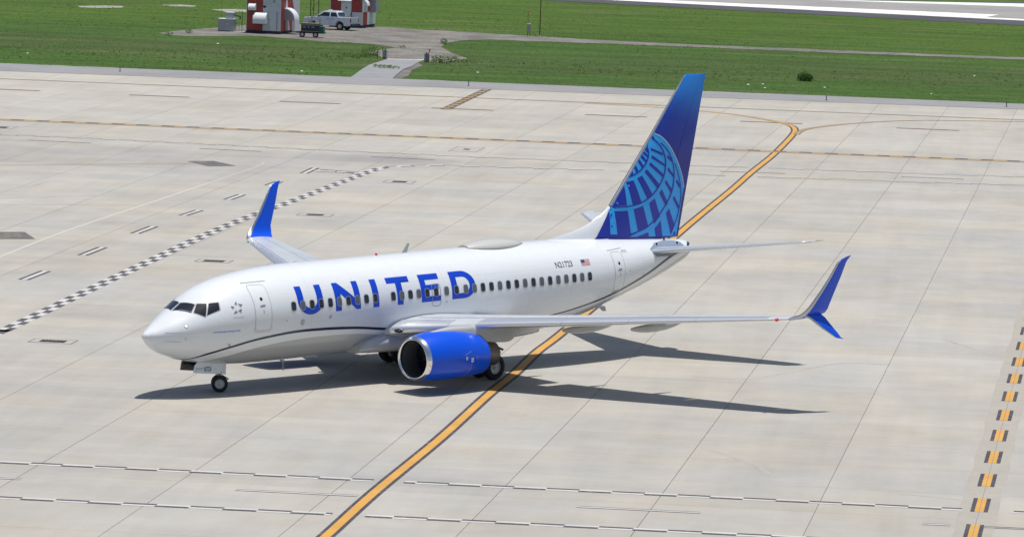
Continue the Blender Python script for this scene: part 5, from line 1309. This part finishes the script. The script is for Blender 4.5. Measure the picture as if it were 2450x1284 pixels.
# plants
def leafmat(name, c):
    m = mat(name, c, .7, spec=.2, var=.35, vscale=2.5); nt = m.node_tree; out = [n for n in nt.nodes if n.type == 'OUTPUT_MATERIAL'][0]
    pb = nt.nodes['Principled BSDF']; tr_ = nt.nodes.new('ShaderNodeBsdfTranslucent'); tr_.inputs[0].default_value = (c[0]*1.5, c[1]*1.6, c[2], 1)
    ms = nt.nodes.new('ShaderNodeMixShader'); ms.inputs[0].default_value = .6; nt.links.new(pb.outputs[0], ms.inputs[1]); nt.links.new(tr_.outputs[0], ms.inputs[2]); nt.links.new(ms.outputs[0], out.inputs[0])
    return m
M_LEAF = leafmat('weed_green', (.12, .19, .085)); M_LEAF2 = leafmat('bush_green', (.055, .105, .035)); M_BLADE = leafmat('grass_blades', (.085, .14, .035))
def clump(mb, c, rx, ry, h, n, rg, s=.13):
    n = int(n*1.7)
    for _ in range(n):
        a = rg.uniform(0, 2*pi); r = sqrt(rg.random()); z = h*rg.random()*sqrt(max(0, 1-.7*r*r))
        p = c+Vector((rx*r*cos(a), ry*r*sin(a), z+.02)); u = Vector((rg.gauss(0, 1), rg.gauss(0, 1), rg.gauss(0, .6))).normalized()*s*rg.uniform(.6, 1.4); v = Vector((rg.gauss(0, 1), rg.gauss(0, 1), rg.gauss(.5, .8))).normalized()*s*rg.uniform(.5, 1.2)
        mb.add([p-u*.5, p+u*.5, p+v], [(0, 1, 2)])
rg = random.Random(11)
wd = MB()
for (x, y, w, h, n) in ((812, 141, 9, .8, 60), (835, 136, 12, .5, 80), (855, 140, 14, .55, 120), (875, 137, 12, .8, 150), (895, 134, 12, .95, 190), (780, 137, 14, .35, 50), (700, 138, 4, .8, 40), (740, 142, 20, .3, 60), (1045, 150, 12, .75, 160), (1065, 152, 14, .7, 150), (1085, 150, 12, .6, 90), (1115, 152, 25, .35, 110),
        (1062, 106, 8, .55, 90), (452, 80, 8, .35, 50), (404, 86, 9, .45, 60), (640, 138, 30, .3, 70), (560, 140, 30, .25, 60), (1380, 160, 10, .3, 40), (1700, 190, 16, .25, 40), (880, 122, 14, .4, 80), (960, 116, 10, .3, 40)):
    p = at(x, y, GZ); clump(wd, p, w/25*.5, w/25*1.6, h, n, rg)
o = wd.build('weeds', M_LEAF, smooth=False); o['kind'] = 'stuff'
w2 = MB(); p = at(922, 162, 0); clump(w2, p, .85, 1.6, .22, 130, rg, .14); o = w2.build('weeds', M_LEAF, smooth=False); o['kind'] = 'stuff'
bs = MB(); p = at(1926, 194, GZ); clump(bs, p, .55, .8, .75, 420, rg, .15); o = bs.build('bush', M_LEAF2, smooth=False); tag(o, 'lone dark round bush in the grass beyond the tail fin, to its right', 'bush')
# grass blades
gb = MB()
def blade_tuft(p, h, w):
    a = rg.uniform(0, pi); u = Vector((cos(a), sin(a), 0))*w; l = Vector((rg.gauss(0, 1.1), rg.gauss(0, 1.1), .8))*h
    gb.add([p-u, p+u, p+l], [(0, 1, 2)])
GX0, GX1 = -60, 2510
def onroad(x, y):
    # gravel and driveway (photo outline)
    inside = False; pts = gp; j = len(pts)-1
    for i in range(len(pts)):
        if (pts[i][1] > y) != (pts[j][1] > y) and x < (pts[j][0]-pts[i][0])*(y-pts[i][1])/(pts[j][1]-pts[i][1]+1e-9)+pts[i][0]: inside = not inside
        j = i
    return inside or (830 < x < 1020 and 140 < y < 192)
def topy(x): return 156+.0397*x
def rwy(x): return (x-1296)*61/1154+3
for _ in range(15000):
    x = rg.uniform(GX0, GX1); y = rg.uniform(max(-12, rwy(x)), topy(x)-2)
    if onroad(x, y): continue
    p = at(x, y, GZ)
    ditch = mnoise.noise(Vector((p.x*.04, p.y*.04, 0)))
    dd = abs(y-(150+.030*(x-400)-16)) < 16
    h = rg.uniform(.03, .08)+(.10*rg.random() if dd else 0)+(.04 if ditch > .2 else 0)
    blade_tuft(p, h, rg.uniform(.05, .13))
o = gb.build('grass_blades', M_BLADE, smooth=False); o['kind'] = 'stuff'
# pale stones in the grass
sb = [(66, 129), (722, 172), (1143, 175), (1790, 204), (1830, 212), (1825, 203), (2331, 183), (2228, 226), (1973, 211), (521, 106)]
sto = None
STN = ['pale stone in the grass near the left picture edge', 'pale stone in the grass just above the shoulder, left of the driveway', 'pale stone in the grass right of the driveway', 'leftmost pale stone of the small cluster right of the tail fin', 'lowest pale stone of the small cluster right of the tail fin', 'topmost pale stone of the small cluster right of the tail fin', 'pale stone in the grass far right, higher than its neighbour', 'pale stone close to the shoulder at the far right', 'pale stone above the reflector stake right of the bush', 'pale stone in the grass below the grey fuel tank']
for x, y in sb:
    p = at(x, y, GZ)
    if sto is None: sto = MB().ball((0, 0, .04), .085, 6, sx=1.6, sy=1.1, sz=.7).build('stone', M_HOOD)
    else: s_ = sto.copy(); C.objects.link(s_); sto = s_
    sto.location = p; sto.rotation_euler = (0, 0, x); tag(sto, STN[sb.index((x, y))], 'stone', 'pale stones scattered in the grass')
